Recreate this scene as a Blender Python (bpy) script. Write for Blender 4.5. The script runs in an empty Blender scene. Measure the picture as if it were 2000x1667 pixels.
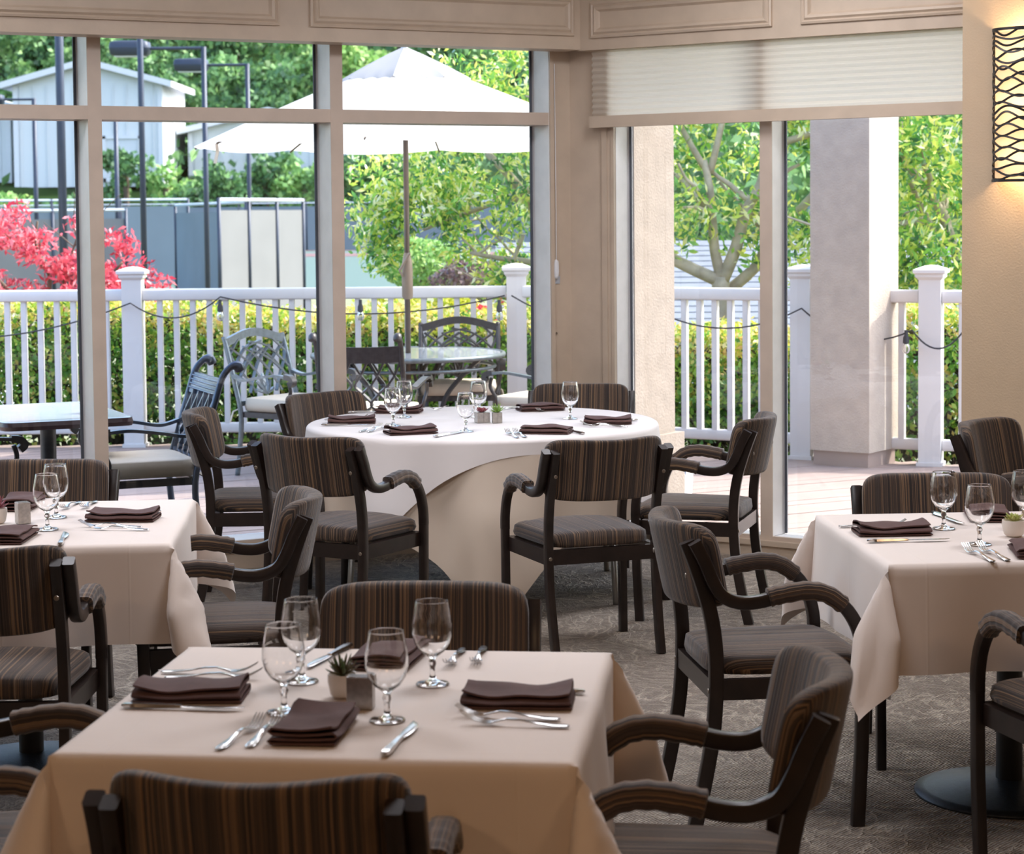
import bpy, math, random
from mathutils import Vector, Matrix
from math import sin, cos, pi, sqrt, radians as R, hypot, atan2

# ------------------------------------------------------------------ camera
sc = bpy.context.scene
col = sc.collection
PITCH, ROLL, CAMH, FPX, PPY = .0588, .0094, 1.6957, 4124.6, 656.6
cam_d = bpy.data.cameras.new('camera')
cam = bpy.data.objects.new('camera', cam_d)
col.objects.link(cam)
c_, s_ = cos(PITCH), sin(PITCH)
fw = Vector((0, c_, -s_)); up0 = Vector((0, s_, c_)); rt0 = Vector((1, 0, 0))
rt = rt0*cos(ROLL) - up0*sin(ROLL); up = rt0*sin(ROLL) + up0*cos(ROLL)
M = Matrix((rt, up, -fw)).transposed().to_4x4()
M.translation = (0, 0, CAMH)
cam.matrix_world = M
cam_d.sensor_width = 36; cam_d.sensor_fit = 'HORIZONTAL'
cam_d.lens = FPX/2000*36
cam_d.shift_y = (PPY-833.5)/2000
cam_d.clip_end = 800
cam_d.dof.use_dof = True
cam_d.dof.focus_distance = 7.4
cam_d.dof.aperture_fstop = 8.0
sc.camera = cam

# ------------------------------------------------------------------ world, sun, exposure
SUN_AZ, SUN_EL = R(15), R(50)            # azimuth from +x towards +y
sd = Vector((cos(SUN_EL)*cos(SUN_AZ), cos(SUN_EL)*sin(SUN_AZ), sin(SUN_EL)))
w = bpy.data.worlds.new('world'); sc.world = w; w.use_nodes = True
nt = w.node_tree
sky = nt.nodes.new('ShaderNodeTexSky')
sky.sky_type = 'NISHITA'; sky.sun_disc = False
sky.sun_elevation = SUN_EL; sky.sun_rotation = pi/2 - SUN_AZ
sky.air_density = 1.0; sky.dust_density = 3.0; sky.ozone_density = 1.0
nt.links.new(sky.outputs[0], nt.nodes['Background'].inputs[0])
nt.nodes['Background'].inputs[1].default_value = .42
sun_d = bpy.data.lights.new('sun', 'SUN'); sun_d.energy = 3.1; sun_d.angle = R(.6); sun_d.color = (1, .95, .86)
sun = bpy.data.objects.new('sun', sun_d); col.objects.link(sun)
sun.rotation_euler = sd.to_track_quat('Z', 'Y').to_euler()
vs = sc.view_settings
vs.view_transform = 'Standard'; vs.look = 'None'; vs.gamma = 1; vs.use_curve_mapping = False
vs.exposure = 1.15
cy = sc.cycles
cy.use_denoising = True
cy.max_bounces = 10; cy.diffuse_bounces = 5; cy.glossy_bounces = 4; cy.transmission_bounces = 10; cy.transparent_max_bounces = 16
cy.sample_clamp_indirect = 6; cy.caustics_refractive = False; cy.caustics_reflective = False

def area(name, loc, size, energy, color, rot=(0, 0, 0), sy=None):
    d = bpy.data.lights.new(name, 'AREA'); d.energy = energy; d.color = color
    d.shape = 'RECTANGLE' if sy else 'DISK'; d.size = size
    if sy: d.size_y = sy
    o = bpy.data.objects.new(name, d); o.location = loc; o.rotation_euler = rot; col.objects.link(o)
    return o
WARM = (1.0, .62, .35); COOL_FILL = (.93, .93, 1.0)  # cool lamps near the windows are added fill standing in for daylight
LAMPS_AND_FILL = [(-3.2, .8, 'behind the viewer, over the left aisle'), (0, .2, 'behind the viewer, over the middle'), (3.2, .8, 'behind the viewer, over the right aisle'),
         (-3.0, 8.2, 'added as fill nearest the left windows'), (-.6, 8.0, 'added as fill over the chairs before the round table'), (.9, 9.0, 'added as fill over the right side of the round table'),
         (2.0, 6.6, 'added as fill over the right table'), (-1.9, 6.3, 'added as fill over the left table'), (.2, 5.2, 'added as fill between the nearest table and the round table')]
for i, (x, y, q) in enumerate(LAMPS_AND_FILL):
    area('lamp_and_fill_light', (x, y, 3.12), .9, 11 if i < 3 else 13.5, WARM if i < 3 else COOL_FILL)

# ------------------------------------------------------------------ helpers
rnd = random.Random(7)
class MB:
    def __init__(s): s.v = []; s.f = []; s.su = []
    def add(s, vs_, fs):
        o = len(s.v); s.v += [tuple(p) for p in vs_]; s.f += [tuple(i+o for i in f) for f in fs]
    def box(s, cx, cy_, cz, sx, sy, sz, rot=0, m=None):
        P = []
        for z in (-.5, .5):
            for x, y in ((-.5, -.5), (.5, -.5), (.5, .5), (-.5, .5)):
                px, py = x*sx, y*sy
                P.append(Vector((cx+px*cos(rot)-py*sin(rot), cy_+px*sin(rot)+py*cos(rot), cz+z*sz)))
        if m: P = [m @ p for p in P]
        s.add(P, [(3, 2, 1, 0), (4, 5, 6, 7), (0, 1, 5, 4), (1, 2, 6, 5), (2, 3, 7, 6), (3, 0, 4, 7)])
    def hexa(s, P):
        s.add(P, [(3, 2, 1, 0), (4, 5, 6, 7), (0, 1, 5, 4), (1, 2, 6, 5), (2, 3, 7, 6), (3, 0, 4, 7)])
    def grid(s, fn, nu, nv, closeu=False, closev=False):
        V = [fn(i/(nu if closeu else nu-1), j/(nv if closev else nv-1)) for i in range(nu) for j in range(nv)]
        F = []
        for i in range(nu if closeu else nu-1):
            for j in range(nv if closev else nv-1):
                a = i*nv+j; b = ((i+1) % nu)*nv+j; c = ((i+1) % nu)*nv+(j+1) % nv; d = i*nv+(j+1) % nv
                F.append((a, b, c, d))
        s.add(V, F)
    def sweep(s, path, sec, side=None, caps=True, closed=False):
        """sec: list of (a,b) or function k->list; a along side vector, b along the in-plane normal"""
        path = [Vector(p) for p in path]; n = len(path); rings = []; prev = None
        for k in range(n):
            if closed: t = path[(k+1) % n]-path[k-1]
            else: t = path[min(k+1, n-1)]-path[max(k-1, 0)]
            t.normalize()
            if side is not None: sv = Vector(side)
            else:
                if prev is None:
                    prev = t.cross(Vector((0, 0, 1)))
                    if prev.length < .05: prev = Vector((1, 0, 0))
                prev = prev - t*prev.dot(t); prev.normalize(); sv = prev
            nv = sv.cross(t); nv.normalize()
            S = sec(k) if callable(sec) else sec
            rings.append([path[k]+sv*a+nv*b for a, b in S])
        m = len(rings[0]); V = [p for r in rings for p in r]; F = []
        for k in range(n if closed else n-1):
            k2 = (k+1) % n
            for j in range(m): F.append((k*m+j, k2*m+j, k2*m+(j+1) % m, k*m+(j+1) % m))
        if caps and not closed: F += [tuple(range(m)), tuple((n-1)*m+j for j in reversed(range(m)))]
        s.add(V, F)
    def tube(s, path, r, seg=8, **k):
        if isinstance(r, (int, float)): s.sweep(path, [(r*cos(a*2*pi/seg), r*sin(a*2*pi/seg)) for a in range(seg)], **k)
        else: s.sweep(path, lambda i: [(r[i]*cos(a*2*pi/seg), r[i]*sin(a*2*pi/seg)) for a in range(seg)], **k)
    def lathe(s, prof, seg=24, c=(0, 0, 0)):
        V = [(c[0]+r*cos(2*pi*i/seg), c[1]+r*sin(2*pi*i/seg), c[2]+z) for i in range(seg) for r, z in prof]
        n = len(prof); F = []
        for i in range(seg):
            for j in range(n-1):
                a = i*n+j; b = ((i+1) % seg)*n+j; F.append((a, b, b+1, a+1))
        s.add(V, F)
    def pad(s, W, H, T, n=12, e=5, fn=None, back=1.0, pw=4):
        """cushion: superellipse outline W x H (half sizes), half thickness T; fn maps (x,y,z)->Vector"""
        fn = fn or (lambda x, y, z: (x, y, z))
        def g(sign):
            V = []
            for i in range(n+1):
                for j in range(n+1):
                    a, b = -1+2*i/n, -1+2*j/n
                    rho = max(abs(a), abs(b))
                    if rho < 1e-6: x = y = 0
                    else:
                        r2 = sin(rho*pi/2)
                        f = r2/rho*(abs(a/rho)**e+abs(b/rho)**e)**(-1/e); x, y = a*f, b*f
                    z = T*(max(0, 1-rho**pw))**.5*(1 if sign > 0 else -back)
                    V.append(fn(x*W, y*H, z))
                    s.su.append(x*W+(1 if x > 0 else -1)*(T-z)*.8*abs(x)**8)
            return V
        F = [(i*(n+1)+j, (i+1)*(n+1)+j, (i+1)*(n+1)+j+1, i*(n+1)+j+1) for i in range(n) for j in range(n)]
        s.add(g(1), F); s.add(g(-1), [tuple(reversed(f)) for f in F])
    def mesh(s, name, smooth=False, weld=False):
        me = bpy.data.meshes.new(name); me.from_pydata(s.v, [], s.f)
        if s.su and len(s.su) == len(s.v):
            at = me.attributes.new('su', 'FLOAT', 'POINT'); at.data.foreach_set('value', s.su)
        if weld:
            import bmesh
            bm = bmesh.new(); bm.from_mesh(me); bmesh.ops.remove_doubles(bm, verts=bm.verts, dist=1e-5)
            bmesh.ops.recalc_face_normals(bm, faces=bm.faces); bm.to_mesh(me); bm.free()
        if smooth: me.polygons.foreach_set('use_smooth', [True]*len(me.polygons))
        me.update(); return me
    def build(s, name, m=None, parent=None, smooth=False, weld=False, auto=None):
        me = s.mesh(name, smooth or auto is not None, weld)
        if m: me.materials.append(m)
        o = bpy.data.objects.new(name, me); col.objects.link(o)
        if parent is not None: o.parent = parent
        if auto is not None:
            me.set_sharp_from_angle(angle=R(auto))
        return o
def tag(o, label=None, cat=None, group=None, kind=None):
    if label: o['label'] = label
    if cat: o['category'] = cat
    if group: o['group'] = group
    if kind: o['kind'] = kind
    return o
def empty(name, loc=(0, 0, 0), rz=0, label=None, cat=None, group=None):
    o = bpy.data.objects.new(name, None); o.empty_display_size = .1; col.objects.link(o)
    o.location = loc; o.rotation_euler = (0, 0, rz)
    return tag(o, label, cat, group)
def copy_tree(o, parent=None):
    c = o.copy(); col.objects.link(c)
    for k in ('label', 'group'):
        if parent is None and k in c: del c[k]
    if parent is not None: c.parent = parent
    for ch in list(o.children): copy_tree(ch, c)
    return c
def crv(pts, n=6, closed=False):
    """Catmull-Rom through pts"""
    P = [Vector(p) for p in pts]; out = []
    m = len(P)
    rng = range(m if closed else m-1)
    for i in rng:
        if closed: a, b, c, d = P[i-1], P[i], P[(i+1) % m], P[(i+2) % m]
        else: a, b, c, d = P[max(i-1, 0)], P[i], P[i+1], P[min(i+2, m-1)]
        for k in range(n):
            t = k/n
            out.append(.5*((2*b)+(-a+c)*t+(2*a-5*b+4*c-d)*t*t+(-a+3*b-3*c+d)*t**3))
    if not closed: out.append(P[-1])
    return out
def rect(w_, h_, r=0):
    if not r: return [(-w_, -h_), (w_, -h_), (w_, h_), (-w_, h_)]
    o = []
    for cx, cy_, a0 in ((w_-r, -h_+r, -90), (w_-r, h_-r, 0), (-w_+r, h_-r, 90), (-w_+r, -h_+r, 180)):
        for k in (0, 45, 90): o.append((cx+r*cos(R(a0+k)), cy_+r*sin(R(a0+k))))
    return o

# ------------------------------------------------------------------ materials
def newmat(name):
    m = bpy.data.materials.new(name); m.use_nodes = True
    t = m.node_tree; b = t.nodes['Principled BSDF']
    return m, t, b
def ramp(t, fac, stops, interp='LINEAR'):
    r = t.nodes.new('ShaderNodeValToRGB'); r.color_ramp.interpolation = interp
    e = r.color_ramp.elements
    while len(e) > 1: e.remove(e[-1])
    e[0].position = stops[0][0]; e[0].color = (*stops[0][1], 1)
    for p_, c in stops[1:]:
        x = e.new(p_); x.color = (*c, 1)
    t.links.new(fac, r.inputs[0]); return r.outputs[0]
def noise(t, vec, scale, detail=2, rough=.5, dim='3D', w_=None):
    n = t.nodes.new('ShaderNodeTexNoise'); n.noise_dimensions = dim
    n.inputs['Scale'].default_value = scale; n.inputs['Detail'].default_value = detail; n.inputs['Roughness'].default_value = rough
    if vec is not None: t.links.new(vec, n.inputs['Vector'])
    if w_ is not None: t.links.new(w_, n.inputs['W'])
    return n.outputs[0]
def math_(t, op, a, b=None, c=None):
    n = t.nodes.new('ShaderNodeMath'); n.operation = op
    for i, x in enumerate((a, b, c)):
        if x is None: continue
        if isinstance(x, (int, float)): n.inputs[i].default_value = x
        else: t.links.new(x, n.inputs[i])
    return n.outputs[0]
def objc(t):
    return t.nodes.new('ShaderNodeTexCoord').outputs['Object']
def bump(t, b, h, dist, strength=1):
    n = t.nodes.new('ShaderNodeBump'); n.inputs['Distance'].default_value = dist; n.inputs['Strength'].default_value = strength
    t.links.new(h, n.inputs['Height']); t.links.new(n.outputs[0], b.inputs['Normal'])
def mapping(t, vec, scale=(1, 1, 1), rot=(0, 0, 0)):
    n = t.nodes.new('ShaderNodeMapping'); n.inputs['Scale'].default_value = scale; n.inputs['Rotation'].default_value = rot
    t.links.new(vec, n.inputs['Vector']); return n.outputs[0]
def M_(name, color, rough=.5, metal=0, var=.06, vscale=8, bmp=0, bscale=200, spec=None, coat=0):
    m, t, b = newmat(name)
    b.inputs['Roughness'].default_value = rough; b.inputs['Metallic'].default_value = metal
    if spec is not None: b.inputs['Specular IOR Level'].default_value = spec
    if coat: b.inputs['Coat Weight'].default_value = coat
    v = objc(t)
    lo = tuple(c*(1-var) for c in color); hi = tuple(min(1, c*(1+var)) for c in color)
    t.links.new(ramp(t, noise(t, v, vscale, 4), [(.3, lo), (.7, hi)]), b.inputs['Base Color'])
    if bmp: bump(t, b, noise(t, v, bscale, 3), bmp)
    return m
MT = {}
MT['trim'] = M_('painted_trim', (.56, .45, .345), .45, bmp=.0005, bscale=60)
MT['frame'] = M_('window_frame_paint', (.58, .475, .39), .4, bmp=.0003, bscale=80)
MT['framedaylit'] = M_('daylit_frame_paint', (.93, .93, .94), .4, bmp=.0003, bscale=80)  # frame paint whitened so the side faces carry daylight in their colour
MT['wall'] = M_('painted_wall', (.58, .44, .295), .75, var=.03, bmp=.001, bscale=120)
MT['ceil'] = M_('ceiling_paint', (.75, .72, .66), .9)
MT['wood'] = M_('dark_stained_wood', (.018, .011, .009), .32, var=.3, vscale=20, spec=.5)
MT['steel'] = M_('cutlery_steel', (.66, .65, .64), .2, 1, var=.02)
MT['brushed'] = M_('brushed_steel', (.48, .45, .42), .35, 1, var=.15, vscale=90)
MT['screw'] = M_('screw_metal', (.35, .3, .25), .4, 1)
MT['napkin'] = M_('brown_napkin_cloth', (.105, .052, .046), .8, var=.12, vscale=30, bmp=.0006, bscale=900)
MT['pot'] = M_('white_ceramic', (.74, .67, .60), .45)
MT['potrough'] = M_('grey_block_pot', (.42, .39, .35), .5, .6, var=.15, vscale=60)
MT['vinyl'] = M_('white_vinyl', (.61, .60, .61), .4, var=.02)
MT['stucco'] = M_('stucco', (.43, .37, .32), .95, var=.07, vscale=12, bmp=.004, bscale=90)
MT['stucco2'] = M_('pale_stucco', (.27, .235, .205), .95, var=.08, vscale=12, bmp=.004, bscale=70)
MT['deck'] = M_('deck_board', (.27, .205, .185), .7, var=.08, vscale=3, bmp=.001, bscale=40)
MT['iron'] = M_('dark_bronze_aluminium', (.055, .052, .055), .38, .6, var=.2, vscale=30, spec=.6)
MT['ironlight'] = M_('weathered_grey_aluminium', (.16, .19, .21), .32, .5, var=.2, vscale=30)
MT['ironblue'] = M_('blue_grey_aluminium', (.07, .09, .13), .34, .6, var=.2, vscale=30)
MT['cushion'] = M_('beige_outdoor_cushion', (.60, .52, .42), .85, var=.05, bmp=.002, bscale=14)
MT['tabletopglass'] = M_('frosted_glass_top', (.38, .42, .46), .12, 0, var=.03)
MT['laminate'] = M_('pale_laminate_top', (.36, .42, .46), .15)
MT['tableedge'] = M_('dark_red_table_edge', (.05, .018, .018), .35)
MT['black'] = M_('black_powder_coat', (.012, .012, .013), .42)
MT['basecast'] = M_('cast_iron_base', (.035, .045, .06), .42, .5, var=.2, vscale=60, bmp=.0006, bscale=250)
MT['umbpole'] = M_('bronze_pole', (.10, .075, .06), .4, .5)
MT['umbhub'] = M_('bronze_hub', (.26, .2, .15), .5, .3)
MT['bark'] = M_('smooth_pale_bark', (.42, .35, .27), .8, var=.3, vscale=9, bmp=.004, bscale=30)
MT['bark2'] = M_('brown_twig_bark', (.12, .085, .06), .9, var=.3, vscale=12)
MT['pole'] = M_('dark_light_pole', (.025, .035, .06), .45, .3)
MT['rail'] = M_('galvanised_rail', (.5, .54, .6), .5, .3)
MT['screen_dark'] = M_('dark_windscreen', (.15, .185, .215), .9, var=.08, vscale=.6)
MT['screen_pale'] = M_('pale_mesh_screen', (.15, .155, .16), .9, var=.06, vscale=1)
MT['court'] = M_('tennis_court_green', (.055, .10, .085), .8, var=.05)
MT['courtred'] = M_('tennis_court_red', (.13, .06, .06), .8)
MT['ground'] = M_('outdoor_ground', (.16, .17, .09), .95, var=.3, vscale=.8)
MT['hill'] = M_('wooded_hill_ground', (.02, .04, .014), 1.0, spec=0, var=.4, vscale=.15)
MT['barn'] = M_('barn_siding', (.58, .59, .60), .8, var=.03)
MT['barntrim'] = M_('barn_white_trim', (.55,.56,.58), .7)
MT['shingle'] = M_('blue_grey_shingle', (.13, .145, .17), .85, var=.12, vscale=9)
MT['whitetrim'] = M_('bright_white_trim', (.6,.6,.62), .6)
MT['cable'] = M_('black_cable', (.02, .022, .03), .6)
MT['bucketw'] = M_('white_plastic', (.75, .76, .78), .4)
MT['bucketb'] = M_('blue_label_print', (.08, .2, .4), .5)
MT['greymetal'] = M_('grey_table_leg_metal', (.25, .24, .22), .4, .6)
MT['tagw'] = M_('white_woven_tag', (.6, .62, .66), .8)
MT['strip'] = M_('glazing_gasket', (.08, .09, .11), .6)

def transl(name, color, tcol, mix, rough=.8, bscale=None):
    m, t, b = newmat(name)
    b.inputs['Base Color'].default_value = (*color, 1); b.inputs['Roughness'].default_value = rough
    tr = t.nodes.new('ShaderNodeBsdfTranslucent'); tr.inputs[0].default_value = (*tcol, 1)
    mx = t.nodes.new('ShaderNodeMixShader'); mx.inputs[0].default_value = mix
    t.links.new(b.outputs[0], mx.inputs[1]); t.links.new(tr.outputs[0], mx.inputs[2])
    t.links.new(mx.outputs[0], t.nodes['Material Output'].inputs[0])
    if bscale: bump(t, b, noise(t, objc(t), bscale, 2), .003)
    return m
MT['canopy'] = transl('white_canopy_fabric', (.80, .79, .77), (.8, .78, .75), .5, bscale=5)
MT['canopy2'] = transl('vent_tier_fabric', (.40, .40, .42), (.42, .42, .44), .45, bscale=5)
MT['blind'] = transl('cellular_blind_fabric', (.80, .74, .65), (.95, .92, .86), .62)
MT['shade'] = transl('sconce_diffuser', (.45, .38, .30), (.42, .36, .29), .26)

def leafmat(name, cols, tr=.35, rough=.35, scale=3.0):
    """leaf colours vary leaf by leaf with a cell-like noise over the plant"""
    m, t, b = newmat(name)
    v = objc(t)
    g = t.nodes.new('ShaderNodeNewGeometry')
    rpi = g.outputs['Random Per Island']
    n1 = noise(t, v, scale, 2)
    f = math_(t, 'ADD', math_(t, 'MULTIPLY', rpi, .85), math_(t, 'MULTIPLY', math_(t, 'SUBTRACT', n1, .5), 1.3))
    f = math_(t, 'ADD', f, .08)
    c = ramp(t, f, [(i/(len(cols)-1), cc) for i, cc in enumerate(cols)])
    t.links.new(c, b.inputs['Base Color']); b.inputs['Roughness'].default_value = rough
    trn = t.nodes.new('ShaderNodeBsdfTranslucent'); t.links.new(c, trn.inputs[0])
    mx = t.nodes.new('ShaderNodeMixShader'); mx.inputs[0].default_value = tr
    t.links.new(b.outputs[0], mx.inputs[1]); t.links.new(trn.outputs[0], mx.inputs[2])
    t.links.new(mx.outputs[0], t.nodes['Material Output'].inputs[0])
    return m
LF = {}
LF['hedge'] = leafmat('hedge_leaves', [(0.036, 0.12, 0.024), (0.072, 0.24, 0.036), (0.168, 0.408, 0.06), (0.36, 0.54, 0.084), (0.6, 0.48, 0.144)])
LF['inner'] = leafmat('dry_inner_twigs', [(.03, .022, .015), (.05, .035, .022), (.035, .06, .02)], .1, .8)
LF['hedgetop'] = leafmat('hedge_new_growth', [(.12, .3, .04), (.35, .5, .05), (.6, .58, .08), (.75, .5, .18), (.7, .75, .4)])
LF['tree'] = leafmat('broad_tree_leaves', [(0.041, 0.135, 0.054), (0.081, 0.27, 0.068), (0.216, 0.486, 0.081), (0.567, 0.702, 0.108), (0.878, 0.81, 0.203), (0.9, 0.9, 0.743)], .4, .22)
LF['maple'] = leafmat('red_maple_leaves', [(.28, .02, .05), (.55, .04, .08), (.75, .12, .16), (.85, .35, .38)], .4)
LF['far'] = leafmat('far_tree_leaves', [(0.047, 0.108, 0.054), (0.081, 0.189, 0.068), (0.162, 0.324, 0.108), (0.297, 0.486, 0.176)], .25, .6, .25)
LF['far2'] = leafmat('far_light_leaves', [(0.104, 0.234, 0.065), (0.182, 0.364, 0.091), (0.338, 0.546, 0.156), (0.546, 0.65, 0.26)], .3, .6, .3)
LF['yellow'] = leafmat('yellow_shrub_leaves', [(.25, .35, .03), (.5, .52, .04), (.7, .62, .06)], .35)
LF['purple'] = leafmat('purple_shrub_leaves', [(.1, .06, .07), (.2, .12, .13), (.25, .25, .12)], .3)
LF['red'] = leafmat('red_flower_petals', [(.6, .03, .05), (.8, .1, .12), (.8, .4, .4)], .3)
LF['green_succ'] = leafmat('green_succulent', [(.1, .25, .04), (.25, .45, .08), (.45, .6, .15)], .2, .4, 40)
LF['lime_succ'] = leafmat('lime_succulent', [(.35, .45, .1), (.5, .6, .16), (.6, .6, .2), (.55, .25, .15)], .2, .4, 40)
LF['dark_succ'] = leafmat('dark_green_succulent', [(.03, .1, .03), (.07, .18, .05), (.14, .1, .05), (.12, .28, .07)], .15, .4, 40)
LF['red_succ'] = leafmat('red_succulent', [(.25, .05, .06), (.4, .1, .1), (.35, .2, .3)], .2, .35, 40)

def mat_fabric():
    m, t, b = newmat('striped_upholstery')
    v = objc(t); sp = t.nodes.new('ShaderNodeSeparateXYZ'); t.links.new(v, sp.inputs[0])
    oi = t.nodes.new('ShaderNodeObjectInfo').outputs['Random']
    u = math_(t, 'ADD', sp.outputs[0], math_(t, 'MULTIPLY', sp.outputs[2], .75))
    return m, t, b, sp, u, oi
def stripes(name, mode):
    m, t, b, sp, u, oi = mat_fabric(); m.name = name
    an = t.nodes.new('ShaderNodeAttribute'); an.attribute_name = 'su'; u = an.outputs['Fac']
    wob = noise(t, mapping(t, objc(t), (4, 4, 7)), 1.0, 1)
    u = math_(t, 'ADD', u, math_(t, 'MULTIPLY', wob, .006))
    u = math_(t, 'ADD', u, math_(t, 'MULTIPLY', oi, 7.0))
    n1 = noise(t, None, 1.0, 3, .75, '1D', math_(t, 'MULTIPLY', u, 120))
    n2 = noise(t, None, 1.0, 1, .5, '1D', math_(t, 'MULTIPLY', u, 34))
    n3 = noise(t, None, 1.0, 1, .5, '1D', math_(t, 'MULTIPLY', u, 300))
    f = math_(t, 'ADD', math_(t, 'MULTIPLY', n1, .72), math_(t, 'ADD', math_(t, 'MULTIPLY', n2, .22), math_(t, 'MULTIPLY', n3, .10)))
    c = ramp(t, f, [(.38, (.012, .008, .007)), (.46, (.028, .018, .014)), (.50, (.062, .040, .029)), (.54, (.036, .024, .019)), (.57, (.13, .075, .040)), (.60, (.27, .165, .085)), (.635, (.11, .07, .048)), (.70, (.2, .14, .095))])
    t.links.new(c, b.inputs['Base Color']); b.inputs['Roughness'].default_value = .75
    b.inputs['Sheen Weight'].default_value = .35; b.inputs['Sheen Roughness'].default_value = .4
    bump(t, b, math_(t, 'ADD', n3, n1), .0012)
    return m
MT['fab'] = stripes('striped_seat_upholstery', 'seat')
MT['fabback'] = stripes('striped_back_upholstery', 'back')

def mat_cloth(name, color, creases=True):
    m, t, b = newmat(name)
    b.inputs['Roughness'].default_value = .7; b.inputs['Sheen Weight'].default_value = .15
    v = objc(t)
    n = noise(t, v, 6, 3)
    t.links.new(ramp(t, n, [(.3, tuple(c*.97 for c in color)), (.7, color)]), b.inputs['Base Color'])
    h = math_(t, 'MULTIPLY', noise(t, v, 5, 3), .25)
    if creases:
        sp = t.nodes.new('ShaderNodeSeparateXYZ'); t.links.new(v, sp.inputs[0])
        wv = noise(t, v, 1.5, 1)
        for ax, pos in ((0, -.37), (0, .0), (0, .36), (1, -.40), (1, .0), (1, .39)):
            a = math_(t, 'ADD', sp.outputs[ax], math_(t, 'MULTIPLY', wv, .02))
            d = math_(t, 'ABSOLUTE', math_(t, 'SUBTRACT', a, pos+.01))
            k = math_(t, 'MAXIMUM', math_(t, 'SUBTRACT', 1.0, math_(t, 'MULTIPLY', d, 220)), 0)
            h = math_(t, 'ADD', h, math_(t, 'MULTIPLY', k, .10))
    bump(t, b, h, .004)
    return m
MT['cloth'] = mat_cloth('cream_tablecloth', (.84, .74, .67))
MT['cloth_over'] = mat_cloth('white_overlay_cloth', (.86, .81, .79), False)
MT['cloth_under'] = mat_cloth('cream_undercloth', (.76, .64, .52), False)

def mat_carpet():
    m, t, b = newmat('patterned_carpet')
    v = objc(t)
    dist = t.nodes.new('ShaderNodeMixRGB'); dist.blend_type = 'ADD'; dist.inputs[0].default_value = .35
    nn = t.nodes.new('ShaderNodeTexNoise'); nn.inputs['Scale'].default_value = 2.2; nn.inputs['Detail'].default_value = 3
    t.links.new(v, nn.inputs['Vector']); t.links.new(v, dist.inputs[1]); t.links.new(nn.outputs[1], dist.inputs[2])
    def vor(scale, thr, vec):
        vo = t.nodes.new('ShaderNodeTexVoronoi'); vo.feature = 'DISTANCE_TO_EDGE'; vo.inputs['Scale'].default_value = scale
        t.links.new(vec, vo.inputs['Vector'])
        return math_(t, 'MAXIMUM', math_(t, 'SUBTRACT', 1.0, math_(t, 'DIVIDE', vo.outputs[0], thr)), 0)
    def ridge(scale, sc, rz, k, det=3):
        n = noise(t, mapping(t, dist.outputs[0], sc, (0, 0, rz)), scale, det, .55)
        return math_(t, 'MAXIMUM', math_(t, 'SUBTRACT', 1.0, math_(t, 'MULTIPLY', math_(t, 'ABSOLUTE', math_(t, 'SUBTRACT', n, .5)), k)), 0)
    l1 = vor(1.6, .018, mapping(t, dist.outputs[0], (1, 1.7, 1), (0, 0, .5)))
    msk = ramp(t, noise(t, v, 1.6, 3), [(.45, (0, 0, 0)), (.56, (1, 1, 1))])
    inv = math_(t, 'SUBTRACT', 1.0, msk)
    ra = math_(t, 'MULTIPLY', ridge(5, (2.6, .8, 1), .5, 22), msk)
    rb_ = math_(t, 'MULTIPLY', ridge(6, (.8, 2.4, 1), -.5, 24), inv)
    rc_ = math_(t, 'MULTIPLY', ridge(16, (1, 1, 1), 0, 14, 4), .55)
    ln = math_(t, 'MAXIMUM', math_(t, 'MAXIMUM', l1, rc_), math_(t, 'MAXIMUM', ra, rb_))
    rows = t.nodes.new('ShaderNodeTexWave'); rows.inputs['Scale'].default_value = 32; rows.inputs['Distortion'].default_value = 4
    rows.inputs['Detail'].default_value = 2
    t.links.new(mapping(t, v, (1, 1, 1), (0, 0, .7)), rows.inputs['Vector'])
    fine = noise(t, v, 140, 3)
    f = math_(t, 'ADD', math_(t, 'MULTIPLY', ln, .34), math_(t, 'ADD', math_(t, 'MULTIPLY', rows.outputs[1], .12), math_(t, 'MULTIPLY', fine, .45)))
    t.links.new(ramp(t, f, [(.14, (.27, .215, .17)), (.40, (.46, .38, .305)), (.72, (.84, .73, .59))]), b.inputs['Base Color'])
    b.inputs['Roughness'].default_value = .95
    bump(t, b, math_(t, 'ADD', math_(t, 'MULTIPLY', ln, 1.4), math_(t, 'ADD', fine, rows.outputs[1])), .010)
    return m
MT['carpet'] = mat_carpet()

def mat_pane():
    m, t, b = newmat('window_glass')
    t.nodes.remove(b)
    tr = t.nodes.new('ShaderNodeBsdfTransparent'); tr.inputs[0].default_value = (.97, .985, .98, 1)
    gl = t.nodes.new('ShaderNodeBsdfGlossy'); gl.inputs['Roughness'].default_value = .0
    fr = t.nodes.new('ShaderNodeFresnel'); fr.inputs[0].default_value = 1.5
    mx = t.nodes.new('ShaderNodeMixShader')
    t.links.new(fr.outputs[0], mx.inputs[0]); t.links.new(tr.outputs[0], mx.inputs[1]); t.links.new(gl.outputs[0], mx.inputs[2])
    t.links.new(mx.outputs[0], t.nodes['Material Output'].inputs[0])
    return m
MT['pane'] = mat_pane()
def mat_glass():
    m, t, b = newmat('clear_glass')
    b.inputs['Transmission Weight'].default_value = 1; b.inputs['Roughness'].default_value = 0
    b.inputs['IOR'].default_value = 1.45; b.inputs['Base Color'].default_value = (1, 1, 1, 1)
    return m
MT['glass'] = mat_glass()
def emis(name, color, s):
    m, t, b = newmat(name)
    b.inputs['Base Color'].default_value = (*color, 1)
    b.inputs['Emission Color'].default_value = (*color, 1); b.inputs['Emission Strength'].default_value = s
    return m
MT['bulb_on'] = emis('lit_bulb', (1, .75, .42), 25)
MT['lampface'] = emis('ceiling_lamp_face', (1, .75, .5), 6)

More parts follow.
